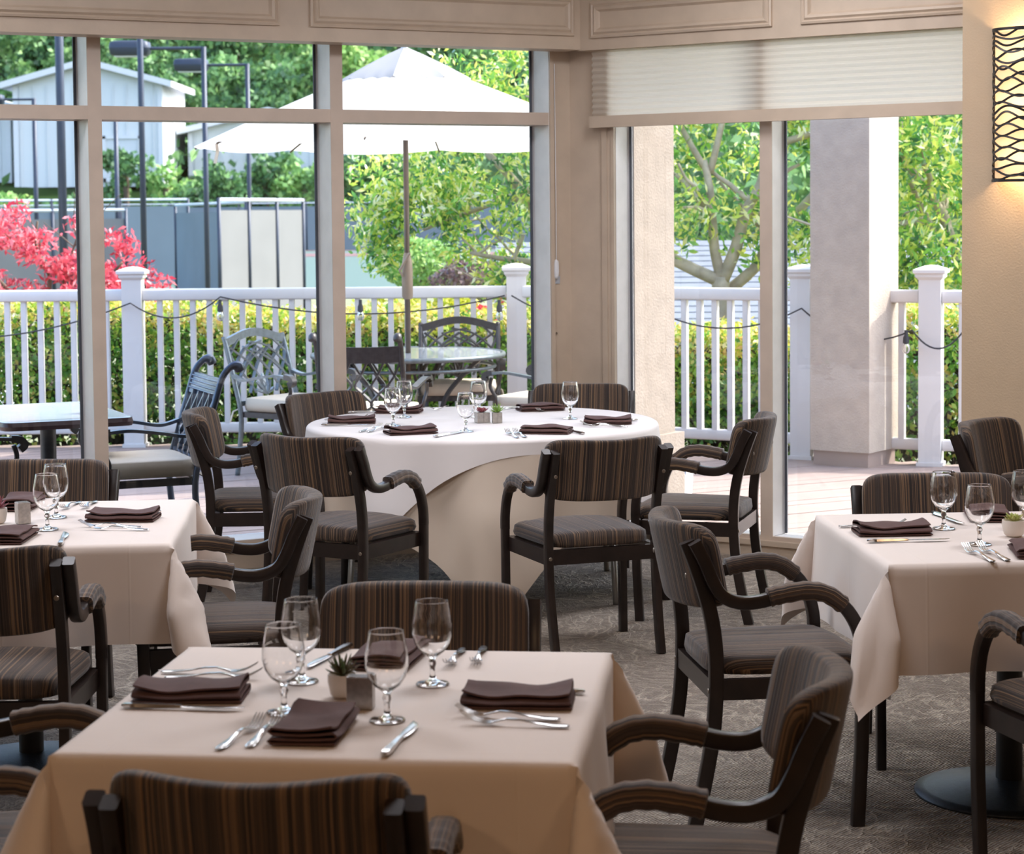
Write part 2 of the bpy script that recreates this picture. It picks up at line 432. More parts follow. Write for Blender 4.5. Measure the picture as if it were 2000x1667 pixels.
# ------------------------------------------------------------------ room shell
CX, CY = .308, 10.916
A1, A2 = .4852, .627
D1 = Vector((-cos(A1), -sin(A1))); N1 = Vector((sin(A1), -cos(A1)))     # along left wall / into the room
D2 = Vector((cos(A2), -sin(A2))); N2 = Vector((-sin(A2), -cos(A2)))
def wp(wl, t, off, z):
    d, n = (D1, N1) if wl == 1 else (D2, N2)
    return Vector((CX+d.x*t+n.x*off, CY+d.y*t+n.y*off, z))
def wbox(mb, wl, t0, t1, o0, o1, z0, z1):
    P = [wp(wl, t, o, z) for z in (z0, z1) for t, o in ((t0, o0), (t1, o0), (t1, o1), (t0, o1))]
    mb.hexa(P)
def S(o): return tag(o, kind='structure')
H = 3.15
# corners: far ends of both window walls, then back of the room
E1 = wp(1, 7.2, 0, 0); E2 = wp(2, 6.4, 0, 0)
BL = Vector((E1.x, -5, 0)); BR = Vector((E2.x, -5, 0)); CC = wp(1, 0, 0, 0)
fl = MB(); poly = [CC, E1, BL, BR, E2]
fl.add([(p.x, p.y, 0) for p in poly]+[(p.x, p.y, -.2) for p in poly], [(0, 1, 2, 3, 4), (9, 8, 7, 6, 5)]+[(i, 5+i, 5+(i+1) % 5, (i+1) % 5) for i in range(5)])
S(fl.build('floor', MT['carpet']))
ce = MB(); ce.add([(p.x, p.y, H) for p in poly]+[(p.x, p.y, H+.15) for p in poly], [(4, 3, 2, 1, 0), (5, 6, 7, 8, 9)]+[(i, (i+1) % 5, 5+(i+1) % 5, 5+i) for i in range(5)])
S(ce.build('ceiling', MT['ceil']))
for (x, y, q) in LAMPS_AND_FILL:
    lb = MB(); lb.lathe([(0, 0), (.47, 0), (.50, -.015), (.50, .02)], 24)
    o = lb.build('ceiling_lamp_and_fill', MT['ceil']); o.location = (x, y, H-.005)
    tag(o, 'round flush ceiling lamp '+q, 'ceiling lamp', 'recessed ceiling lamps')  # the cool ones are unseen discs added to go with the fill lights
def wall_between(name, a, b, z0, z1, mt):
    m = MB(); d = (b-a).normalized(); n = Vector((-d.y, d.x, 0))*.15
    m.hexa([Vector((p.x, p.y, z)) for z in (z0, z1) for p in (a, b, b+n, a+n)])
    return S(m.build(name, mt))
wall_between('wall_west', E1, BL, 0, H, MT['wall'])
wall_between('wall_south', BL, BR, 0, H, MT['wall'])
wall_between('wall_east', BR, E2, 0, H, MT['wall'])
# --- left window wall: everything that is solid around the opening
WD = .21      # wall depth
wl = MB()
wbox(wl, 1, -.12, .10, -WD, 0, 0, H)
wbox(wl, 1, .10, 6.6, -WD, 0, 2.56, H)
wbox(wl, 1, 6.6, 7.2, -WD, 0, 0, H)
S(wl.build('wall_north_left', MT['trim']))
wr = MB()
wbox(wr, 2, -.08, .237, -.17, 0, 0, H)
wbox(wr, 2, .237, 2.35, -.17, 0, 2.56, H)
wbox(wr, 2, 2.35, 6.4, -.17, 0, 0, H)
S(wr.build('wall_north_right', MT['trim']))
# window units: frame pieces are parts of the window
def window(name, wl_, t0, t1, posts, depth, zsill, ztrans, zhead, pw, gl_off):
    root = tag(empty(name, wp(wl_, t0, 0, 0)), kind='structure')
    off = root.location
    def add(nm, mb, mt, parent=root):
        mb.v = [(x-off.x, y-off.y, z-off.z) for x, y, z in mb.v]
        return mb.build(nm, mt, parent)
    xs = [t0]+posts+[t1]
    for tm in posts:
        m = MB(); wbox(m, wl_, tm, tm+pw, -.004, .0, zsill, zhead); mu = add('mullion', m, MT['frame']); m = MB(); wbox(m, wl_, tm+.001, tm+pw-.001, -depth, -.004, zsill, zhead); add('mullion_reveal', m, MT['framedaylit'], mu)  # front keeps the frame paint; sides get the colour with daylight painted in
        for s0, s1 in ((tm-.012, tm), (tm+pw, tm+pw+.012)):
            g = MB(); wbox(g, wl_, s0, s1, gl_off-.004, gl_off+.006, zsill, zhead); add('gasket', g, MT['strip'])
    m = MB(); wbox(m, wl_, t0-.01, t0+.004, -depth, -.0, zsill, zhead); wbox(m, wl_, t1-.004, t1+.01, -depth, 0, zsill, zhead); add('jamb', m, MT['framedaylit'])
    g = MB(); wbox(g, wl_, t0+.004, t0+.016, gl_off-.004, gl_off+.006, zsill, zhead); add('gasket', g, MT['strip'])
    m = MB(); wbox(m, wl_, t0, t1, -.02, .0, 0.0, zsill)
    add('bottom_rail', m, MT['frame'])
    m = MB(); wbox(m, wl_, t0, t1, -depth, -.02, 0.0, zsill-.002)
    add('sill', m, MT['framedaylit'])
    m = MB(); wbox(m, wl_, t0-.05, t1+.05, 0, .03, zsill-.045, zsill-.02); wbox(m, wl_, t0-.05, t1+.05, 0, .018, 0, zsill-.045); add('sill_moulding', m, MT['trim'])
    ed = [t0]+[v for tm in posts for v in (tm, tm+pw)]+[t1]
    if ztrans:
        for i in range(0, len(ed), 2):
            m = MB(); wbox(m, wl_, ed[i], ed[i+1], -depth, -.001, ztrans[0], ztrans[1]); add('transom', m, MT['frame'])
    zz = [(zsill, ztrans[0]), (ztrans[1], zhead)] if ztrans else [(zsill, zhead)]
    for i in range(0, len(ed), 2):
        for z0, z1 in zz:
            m = MB(); wbox(m, wl_, ed[i], ed[i+1], gl_off-.003, gl_off+.003, z0, z1); add('pane', m, MT['pane'])
    return root
window('window_1', 1, .12, 6.6, [1.267, 2.472, 3.677, 4.88], .205, .135, (2.138, 2.201), 2.56, .065, -.185)
window('window_2', 2, .278, 2.35, [1.111], .155, .105, None, 2.56, .067, -.13)
# casings
m = MB(); wbox(m, 1, .10, .122, 0, .012, .0, 2.56); S(m.build('trim_1', MT['trim']))
m = MB(); wbox(m, 2, .205, .237, 0, .018, 0, 2.56); wbox(m, 2, .237, .262, 0, .012, 0, 2.56); wbox(m, 2, .262, .28, 0, .02, 0, 2.56)
S(m.build('trim_2', MT['trim']))
# --- boxed headers with raised panel mouldings
def header(name, wl_, t0, t1, off, z0, z1, panels, pz):
    root = tag(empty(name, wp(wl_, t0, 0, z0)), kind='structure'); o_ = root.location
    def add(nm, mb, mt):
        mb.v = [(x-o_.x, y-o_.y, z-o_.z) for x, y, z in mb.v]; return mb.build(nm, mt, root)
    m = MB(); wbox(m, wl_, t0, t1, 0.0, off, z0, z1); add('header_board', m, MT['trim'])
    prof = [(0, 0), (.0, .012), (.010, .016), (.018, .010), (.028, .020), (.040, .016), (.048, .004), (.052, 0)]
    for a, b in panels:
        m = MB(); zz0, zz1 = pz
        c = [(a, zz0), (b, zz0), (b, zz1), (a, zz1)]; cin = [(1, 1), (-1, 1), (-1, -1), (1, -1)]
        V = []
        for (t, z), (sx, sz) in zip(c, cin):
            for d, h in prof: V.append(wp(wl_, t+sx*d, off+h, z+sz*d))
        n = len(prof); F = [(i*n+j, ((i+1) % 4)*n+j, ((i+1) % 4)*n+j+1, i*n+j+1) for i in range(4) for j in range(n-1)]
        m.add(V, F); add('panel_moulding', m, MT['trim'])
    return root
header('trim_3', 1, .027, 7.2, .16, 2.512, H, [(.065, 1.50), (1.655, 3.30), (3.45, 5.1)], (2.58, 2.775))
header('trim_4', 2, .107, 2.35, .095, 2.507, H, [(.20, 1.235), (1.39, 2.6)], (2.565, 2.745))
# --- pier with the wall lamp
pr = MB(); wbox(pr, 2, 2.294, 6.4, 0.0, .30, 0, H)
S(pr.build('wall_pier', MT['wall']))
m = MB(); wbox(m, 2, 2.28, 6.4, .30, .315, 0, .11); S(m.build('baseboard_right', MT['trim']))

# ------------------------------------------------------------------ cellular blind
bl = empty('cellular_blind', wp(2, .165, .05, 2.12), 0, 'pleated cream blind drawn part way down the right-hand window', 'blind')
o_ = bl.location
m = MB(); n = 14; pitch = (2.60-2.175)/n
def pleat(i, j):
    k = round(i*(2*n)); t = .175+j*2.09
    return wp(2, t, .05+(.008 if k % 2 else -.004), 2.175+k*pitch/2)-o_
m.grid(pleat, 2*n+1, 2)
m.build('pleated_fabric', MT['blind'], bl)
m = MB(); wbox(m, 2, .168, 2.275, .028, .072, 2.118, 2.176); m.v = [tuple(Vector(v)-o_) for v in m.v]
m.build('bottom_rail', MT['trim'], bl)
m = MB(); wbox(m, 2, .168, 2.275, .026, .076, 2.60, 2.64); m.v = [tuple(Vector(v)-o_) for v in m.v]
m.build('headrail', MT['trim'], bl)

# cord tensioner on the left wall
tn = empty('cord_tensioner', wp(1, .095, 0, 1.40), 0, 'small white oval cord tensioner screwed beside the left window', 'cord holder')
tn.rotation_euler = (0, 0, A1)
m = MB(); m.pad(.012, .05, .012, 8, 3, lambda x, y, z: (x, -.014+z, y)); m.build('holder', MT['bucketw'], tn, True, True)
m = MB(); m.box(.004, -.003, -.055, .045, .004, .04); m.build('bracket', MT['rail'], tn)
m = MB(); m.tube([(0, -.016, .03), (0.002, -.014, .4), (0, -.012, 1.05)], .0022, 6); m.build('cord', MT['bucketw'], tn)
m = MB(); m.tube([(.004, -.004, -.33), (.004, -.008, -.33)], .005, 8); m.build('screw', MT['screw'], tn)

# ------------------------------------------------------------------ wall sconce
SR, SH = .15, .648
scn = empty('wall_sconce', wp(2, 2.60, .30, 1.811), -A2, 'lit half-round wall sconce with woven dark metal bands', 'wall lamp')
# local: x along the wall, -y into the room
m = MB(); m.grid(lambda u, v: (SR*.93*cos(pi*u), -.02-SR*.62*sin(pi*u), .012+v*(SH-.024)), 25, 2); m.build('diffuser', MT['shade'], scn, True)
def sc_pt(u, z): return Vector((SR*cos(pi*u), -.02-SR*.68*sin(pi*u), z))
for z in (0, SH):
    m = MB(); m.sweep([sc_pt(i/24, z) for i in range(25)], rect(.004, .006)); m.build('rim', MT['black'], scn)
for sx in (-1, 1):
    m = MB(); m.box(sx*SR, -.012, SH/2, .008, .024, SH); m.build('side_bar', MT['black'], scn)
rb = random.Random(3); nb = 27
for i in range(nb):
    zc = (i+.5)/nb*SH; A = SH/nb*rb.uniform(.42, .85); ph = i*pi+rb.uniform(-.6, .6); fr = rb.uniform(1.7, 2.5)
    m = MB(); pts = [sc_pt(k/40, min(SH-.005, max(.005, zc+A*cos(ph+fr*2*pi*k/40)))) for k in range(41)]
    m.sweep(pts, rect(.002, .0046)); m.build('metal_band', MT['black'], scn)
for z in (.10, .33, .56):
    m = MB(); m.lathe([(0, -.03), (.018, -.022), (.024, 0), (.018, .022), (0, .03)], 12, (0, -.05, z)); m.build('bulb', MT['bulb_on'], scn, True)
    d = bpy.data.lights.new('sconce_light', 'POINT'); d.energy = 11; d.color = (1, .72, .46); d.shadow_soft_size = .028
    lo = bpy.data.objects.new('sconce_light', d); col.objects.link(lo); lo.parent = scn; lo.location = (0, -.05, z)

# ------------------------------------------------------------------ dining chair
def dining_chair():
    r = empty('dining_chair')
    WX = .0145
    for sx in (-1, 1):
        # rear leg running up as back post
        P = crv([(sx*.215, -.262, .0), (sx*.217, -.235, .12), (sx*.22, -.208, .28), (sx*.22, -.20, .45), (sx*.22, -.212, .58), (sx*.22, -.245, .70), (sx*.22, -.281, .798)], 4)
        m = MB(); m.sweep(P, rect(WX, .020, .005), side=(1, 0, 0)); lg = m.build('leg', MT['wood'], r, auto=40)
        for (yy, zz, xx) in ((-.262, .705, .0), (-.2, .385, .0)):
            q = MB(); q.lathe([(0, .002), (.006, .0015), (.0075, 0)], 10)
            q.v = [(sx*.22+v[0], yy-.022-v[2], zz+v[1]) for v in q.v]; q.build('screw', MT['screw'], lg)
        # front leg
        m = MB(); m.sweep([(sx*.247, .19, 0), (sx*.25, .20, .22), (sx*.25, .205, .45)], rect(WX, .0185, .005), side=(1, 0, 0)); m.build('leg', MT['wood'], r, auto=40)
        # bent armrest strip
        P = crv([(sx*.25, .205, .445), (sx*.25, .202, .50), (sx*.25, .185, .56), (sx*.25, .150, .612), (sx*.25, .10, .644), (sx*.25, .04, .654), (sx*.25, -.03, .645), (sx*.25, -.09, .632), (sx*.25, -.145, .632), (sx*.25, -.19, .652), (sx*.25, -.215, .69), (sx*.25, -.238, .745), (sx*.25, -.266, .800)], 4)
        m = MB(); m.sweep(P, rect(WX+.0015, .018, .006), side=(1, 0, 0)); ar = m.build('armrest', MT['wood'], r, auto=40)
        # fabric sleeve
        P = crv([(sx*.25, .150, .614), (sx*.25, .10, .648), (sx*.25, .04, .658), (sx*.25, -.03, .649), (sx*.25, -.062, .642)], 5)
        def sec(k, n=len(P)):
            f = 1+.05*sin(k*2.1); b_ = .84 if k in (0, n-1) else 1
            return [(x*f*b_, y*f*b_) for x, y in rect(.0245, .0245, .013)]
        m = MB(); m.sweep(P, sec, side=(1, 0, 0)); m.su = [sx*.25+.16*abs((q % 12)/12-.5) for q in range(len(m.v))]; m.build('arm_pad', MT['fab'], ar, auto=50)
    # seat frame
    m = MB()
    m.box(0, -.205, .388, .43, .024, .056); m.box(0, .198, .388, .49, .022, .056)
    for sx in (-1, 1):
        m.hexa([Vector((sx*x, y, z)) for z in (.36, .416) for x, y in ((.208, -.20), (.232, -.20), (.243, .20), (.219, .20))])
    m.build('seat_frame', MT['wood'], r)
    def fs(x, y, z):
        t = (y+.225)/.45; wx = x*(.90+.13*t)
        zz = .437+z+.012*(1-(x/.235)**2)*(1 if z > 0 else 0) - .02*max(0, t-.86)/.14*(1 if z > 0 else .3)
        return (wx, y+.012, zz)
    m = MB(); m.pad(.228, .228, .038, 16, 6, fs, back=.5, pw=5); m.build('seat', MT['fab'], r, True, True)
    # curved backrest
    def fb(x, y, z):
        u = x/.24; v = (y/.128+1)/2
        yy = -.270 - .048*v - .0 + .095*u*u
        return (x, yy+z*1.0, .603+.248*v-.013*(1-u*u)*v)
    m = MB(); m.pad(.240, .128, .026, 18, 6, fb, back=.9, pw=6); m.build('backrest', MT['fabback'], r, True, True)
    return r
CH = [
 (-.68, 8.381, -.50, 'striped armchair in front of round table, back to us, at left', 'chairs around the round table'),
 (.27, 8.195, .345, 'striped armchair in front of round table, back to us, at right', 'chairs around the round table'),
 (.773, 8.852, 1.273, 'striped armchair seen side-on at the right side of the round table', 'chairs around the round table'),
 (-1.113, 9.239, -1.516, 'striped armchair seen side-on at the left side of the round table', 'chairs around the round table'),
 (-.736, 9.891, 3.94, 'striped armchair behind the round table by the patio window mullion', 'chairs around the round table'),
 (.312, 10.20, 3.023, 'striped armchair behind the round table against the window corner wall', 'chairs around the round table'),
 (-1.66, 7.13, 3.1, 'striped armchair behind the left table, facing us', 'chairs at the left table'),
 (-.922, 6.42, 1.70, 'striped armchair drawn up at the right side of the left table', 'chairs at the left table'),
 (-1.418, 5.72, .025, 'striped armchair in front of the left table with its back to us', 'chairs at the left table'),
 (-.985, 4.095, -1.57, 'striped armchair cut off by the frame at left of the nearest table', 'chairs at the nearest table'),
 (-.219, 4.573, 3.083, 'striped armchair behind the nearest table, facing us', 'chairs at the nearest table'),
 (.298, 3.95, 1.478, 'striped armchair side-on at the right end of the nearest table', 'chairs at the nearest table'),
 (-.379, 3.454, -.092, 'nearest striped armchair, back to us, filling the lower left edge', 'chairs at the nearest table'),
 (.719, 5.949, -1.441, 'striped armchair at the left side of the right table, all four legs visible', 'chairs at the right table'),
 (1.354, 6.505, 3.141, 'striped armchair behind the right table, facing us', 'chairs at the right table'),
 (1.49, 5.274, .24, 'striped armchair partly in view before the right table, arm curving at frame edge', 'chairs at the right table'),
 (2.101, 8.306, 4.077, 'pale-lit striped armchair beside the lamp wall, behind the right table', 'chairs at the right table'),
]
proto = dining_chair()
for i, (x, y, a, lb, gr) in enumerate(CH):
    o = proto if i == 0 else copy_tree(proto)
    o.location = (x, y, 0); o.rotation_euler = (0, 0, a); tag(o, lb, 'chair', gr)

# ------------------------------------------------------------------ tables
def cloth_square(h, drop, seed, top_z=.755):
    rr = random.Random(seed); ph = [rr.uniform(0, 6.28) for _ in range(8)]
    L = h+drop; n = 84; mb = MB(); rc = .014
    def hang(d, s, k):
        """drop distance d, along-edge position s -> (outward, down)"""
        if d < rc*1.57: a = d/rc; o = rc*sin(a); z = rc*(1-cos(a))
        else: o = rc; z = rc+(d-rc*1.57)
        q = min(1, d/drop)
        o += q*(.012+.012*sin(s*9+ph[k])+.006*sin(s*21+ph[k+4]))
        return o, z
    def f(i, j):
        def warp(t):   # denser near the edge
            return (t*2-1)*L
        u, v = warp(i), warp(j)
        au, av = abs(u), abs(v); su = 1 if u > 0 else -1; sv = 1 if v > 0 else -1
        a, b = au-h, av-h
        if a <= 0 and b <= 0: return (u, v, top_z)
        if b <= 0:
            o, z = hang(a, v, 0 if su > 0 else 1); return (su*(h-rc*.3+o), v, top_z-z)
        if a <= 0:
            o, z = hang(b, u, 2 if sv > 0 else 3); return (u, sv*(h-rc*.3+o), top_z-z)
        k = (0 if su > 0 else 1) if a >= b else (2 if sv > 0 else 3)
        sw = a < b
        if sw: a, b = b, a
        r = hypot(a, b); t = atan2(b, a)/(pi/4)
        o0, z0 = hang(r, (v if not sw else u), k)
        # direction goes from straight down to a flared fold on the diagonal
        s_ = t*t*(3-2*t)
        out_d = .30*s_; fold = .085*sin(t*pi)*min(1, r/.2)
        zz = z0*(1-.055*s_)
        ox = (o0+out_d*r*.75)*(1-.0*s_) - fold*.55
        oy = out_d*r*.75*t + fold*.9 + o0*t
        if sw: ox, oy = oy, ox
        return (su*(h-rc*.3+ox), sv*(h-rc*.3+oy), top_z-zz)
    mb.grid(f, n, n)
    return mb
def dtable(loc, rz, label, h=.455, pedestal_label=None):
    r = empty('dining_table', (*loc, 0), rz, label, 'table', 'square dining tables')
    m = MB(); m.box(0, 0, .733, 2*h-.01, 2*h-.01, .034); m.build('tabletop', MT['black'], r)
    m = MB(); m.lathe([(0, .73), (.035, .73), (.038, .03), (.05, .02)], 20); m.build('pedestal', MT['black'], r, auto=40)
    m = MB(); m.lathe([(.0, .046), (.05, .046), (.12, .036), (.24, .016), (.27, .008), (.272, 0), (0, 0)], 48); m.build('base', MT['basecast'], r, True)
    return r
TB = [('near', (-.305, 4.066), R(-6.4), 'square table nearest us, round base hidden under cloth', 'cream tablecloth on the nearest table with front drop facing us', .457, .30),
      ('left', (-1.50, 6.455), R(4.5), 'square table at left with dark pedestal and round base', 'cream tablecloth on the table at left', .475, .295),
      ('right', (1.43, 6.04), R(3.5), 'square table at right on a broad round metal base', 'cream tablecloth at right with corner fold hanging low', .462, .30)]
for nm, loc, rz, lb, lc, h, dr in TB:
    if nm == 'right':
        loc2 = loc
    r = dtable(loc, rz, lb, h)
    if nm == 'near': r.children[1].location = (0, 0, 0)
    cl = cloth_square(h, dr, len(nm)).build('tablecloth', MT['cloth'], None, auto=75)
    cl.location = (*loc, 0); cl.rotation_euler = (0, 0, rz); tag(cl, lc, 'tablecloth', 'cream tablecloths')
    if nm == 'right':
        g = MB(); g.box(0, 0, 0, .03, .0015, .022)
        o = g.build('care_tag', MT['tagw'], cl); o.location = (-h-.020, -h-.035, .415); o.rotation_euler = (0, .2, -.7)

# round table
RX, RY = -.137, 9.465
rt_ = empty('round_table', (RX, RY, 0), 0, 'large round banquet table under layered cloths by the windows', 'table')
m = MB(); m.lathe([(0, .745), (.76, .745), (.765, .735), (.765, .725), (0, .722)], 64); m.build('tabletop', MT['black'], rt_, auto=40)
for sx in (-1, 1):
    for sy in (-1, 1):
        P = crv([(sx*.50, sy*.10, .72), (sx*.52, sy*.16, .45), (sx*.56, sy*.34, .28), (sx*.57, sy*.42, .12), (sx*.575, sy*.43, 0)], 5)
        m = MB(); m.tube(P, .014, 8); m.build('leg', MT['greymetal'], rt_, True)
def cloth_round(half, az0, zmin, seed, top, nseg=180, nd=26, flare=.03, ripple=.022, thick=0):
    rr = random.Random(seed); ph = [rr.uniform(0, 6.28) for _ in range(6)]
    r0 = .772; rc = .016
    def f(i, j):
        th = i*2*pi; a = ((th-az0) % (pi/2))
        ext = half/max(abs(cos(a-pi/4)), abs(sin(a-pi/4)))       # square outline, corner at az0
        ext = half/max(abs(cos(th-az0-pi/4)), abs(sin(th-az0-pi/4)))
        D = min(ext-r0, top-zmin)
        if j < .12:
            r = r0*j/.12; return (r*cos(th), r*sin(th), top)
        d = D*(j-.12)/.88
        if d < rc*1.57: aa = d/rc; o = rc*sin(aa); z = rc*(1-cos(aa))
        else: o = rc; z = rc+(d-rc*1.57)
        q = min(1, d/.35)
        o += q*(flare+ripple*sin(th*9+ph[0]+.6*sin(th*3))+ripple*.5*sin(th*19+ph[1]))
        o += .05*q*max(0, cos(4*(th-az0)))**3*min(1, d/.3)*.6
        r = r0+o
        return (r*cos(th), r*sin(th), top-z)
    mb = MB(); mb.grid(f, nseg, nd, closeu=True); return mb
uc = cloth_round(1.15, -pi/2+.06, .085, 4, .749, flare=.0, ripple=.020).build('undercloth', MT['cloth_under'], None, auto=75)
uc.location = (RX, RY, 0); tag(uc, 'cream cloth hanging near the floor on the round table', 'tablecloth', 'round table cloths')
oc = cloth_round(.845, -pi/2-R(28.5), .3, 9, .755, flare=.028, ripple=.014).build('overlay_cloth', MT['cloth_over'], None, auto=75)
oc.location = (RX, RY, 0); tag(oc, 'smooth white overlay cloth draped over the round table', 'tablecloth', 'round table cloths')

# ------------------------------------------------------------------ tableware
ZT = .757
def goblet():
    m = MB()
    out = [(0, .0), (.032, .0), (.0333, .0004), (.0335, .0015), (.030, .004), (.016, .0065), (.008, .010), (.0055, .018), (.0055, .034), (.0085, .042), (.006, .050), (.010, .056), (.024, .066), (.035, .082), (.0405, .102), (.040, .125), (.036, .148), (.0329, .1655), (.0326, .1675)]
    inn = [(.0321, .168), (.0317, .1672), (.0321, .1655), (.0352, .148), (.0391, .125), (.0396, .102), (.034, .083), (.023, .068), (.009, .0595), (0, .0585)]
    m.lathe(out+inn, 32); return m.build('water_goblet', MT['glass'], None, True, True)
def strip(mb, pts, widths, th):
    P = [Vector(p) for p in pts]; V = []
    for k, p in enumerate(P):
        t = (P[min(k+1, len(P)-1)]-P[max(k-1, 0)]).normalized(); nrm = Vector((-t.z, 0, t.x)) if True else 0
        wv = Vector((0, widths[k]/2, 0)); h = nrm*(th[k] if isinstance(th, list) else th)/2
        V += [p-wv-h*.4, p-wv*.75+h, p+wv*.75+h, p+wv-h*.4, p+wv*.6-h, p-wv*.6-h]
    F = [(k*6+j, (k+1)*6+j, (k+1)*6+(j+1) % 6, k*6+(j+1) % 6) for k in range(len(P)-1) for j in range(6)]
    F += [tuple(range(6)), tuple((len(P)-1)*6+j for j in reversed(range(6)))]
    mb.add(V, F)
def fork():
    r = empty('dinner_fork')
    m = MB()
    strip(m, [(0, 0, .003), (.006, 0, .003), (.03, 0, .0035), (.06, 0, .006), (.09, 0, .011), (.115, 0, .012), (.13, 0, .0085), (.145, 0, .0045)], [.008, .017, .019, .012, .008, .007, .012, .022], .0028)
    m.build('handle', MT['steel'], r, auto=50)
    for k in range(4):
        y = (k-1.5)*.0062; q = MB()
        strip(q, [(.144, y, .0045), (.158, y, .0045), (.175, y, .0085), (.19, y*1.02, .0155), (.2, y*1.02, .0215)], [.0048, .0036, .0032, .0028, .0014], .0018)
        q.build('tine', MT['steel'], r, auto=50)
    return r
def knife():
    r = empty('dinner_knife')
    m = MB(); strip(m, [(0, 0, .005), (.005, 0, .005), (.03, 0, .005), (.07, 0, .005), (.105, 0, .005), (.118, 0, .005)], [.006, .016, .018, .013, .010, .012], [.004, .008, .009, .008, .007, .006]); m.build('handle', MT['steel'], r, auto=60)
    m = MB(); strip(m, [(.118, 0, .005), (.135, -.001, .005), (.17, -.002, .005), (.205, -.002, .005), (.225, .001, .005), (.24, .006, .005)], [.010, .017, .020, .019, .014, .002], .0016); m.build('blade', MT['steel'], r, auto=60)
    return r
def napkin(var):
    m = MB(); rr = random.Random(var*3+1); L, W = (.215, .115)
    th = .0045; gaps = [0, .0065, .0135, .0215]
    # accordion ribbon: layers joined by round folds on alternating sides
    for s in range(1):
        prof = []
        for li, g in enumerate(gaps):
            xs = [-.5, -.25, 0, .25, .5]
            if li % 2: xs = xs[::-1]
            for x in xs:
                sag = .004*cos(x*pi)*(li/3.)*(-1 if var == 2 else 1)
                prof.append((x*W*(1-.02*li), g+th/2+sag*.8))
            if li < len(gaps)-1:
                ex = xs[-1]; prof.append(((ex*W*(1-.02*li))+(.006 if ex > 0 else -.006), g+th/2+.0034))
        n = len(prof)
        NS = 13
        V = []
        for k in range(NS):
            q = k/(NS-1)-.5
            for side_ in (1, -1):
                for i, (x, z) in enumerate(prof):
                    a = prof[max(0, i-1)]; b = prof[min(n-1, i+1)]; tx, tz = b[0]-a[0], b[1]-a[1]; l = hypot(tx, tz) or 1
                    nx, nz = -tz/l*th*.42*side_, tx/l*th*.42*side_
                    lift = .010*(max(0, abs(q)-.15)/.35)**1.6*(z/.026) if var else .006*(z/.026)*sin((q+.5)*pi)
                    lift += .003*sin(q*9+var+x*20)*(z/.026)
                    sk = .012*q*(z/.026)*(1 if var == 1 else -.6)
                    V.append((q*L*(1-.06*z/.03), x+nx+sk, max(.0004, z+nz+lift)))
        F = []
        for k in range(NS-1):
            a = k*2*n; b = (k+1)*2*n
            for i in range(n-1):
                F.append((a+i, a+i+1, b+i+1, b+i)); F.append((a+n+i+1, a+n+i, b+n+i, b+n+i+1))
            F.append((a, b, b+n, a+n)); F.append((a+n-1, a+2*n-1, b+2*n-1, b+n-1))
        for k in (0, NS-1):
            a = k*2*n
            for i in range(n-1): F.append((a+i, a+n+i, a+n+i+1, a+i+1))
        m.add(V, F)
    return m.build('folded_napkin', MT['napkin'], None, auto=50)
gob0, fork0, knife0, nap0 = goblet(), fork(), knife(), [napkin(0), napkin(1), napkin(2)]
used = set()
def put(src, x, y, rz, lb, cat, gr, z=ZT):
    o = src if id(src) not in used else copy_tree(src)
    used.add(id(src)); o.location = (x, y, z); o.rotation_euler = (0, 0, rz); tag(o, lb, cat, gr); return o
PL = {'near': 'on the nearest table', 'left': 'on the left table', 'right': 'on the right table', 'round': 'on the round table'}
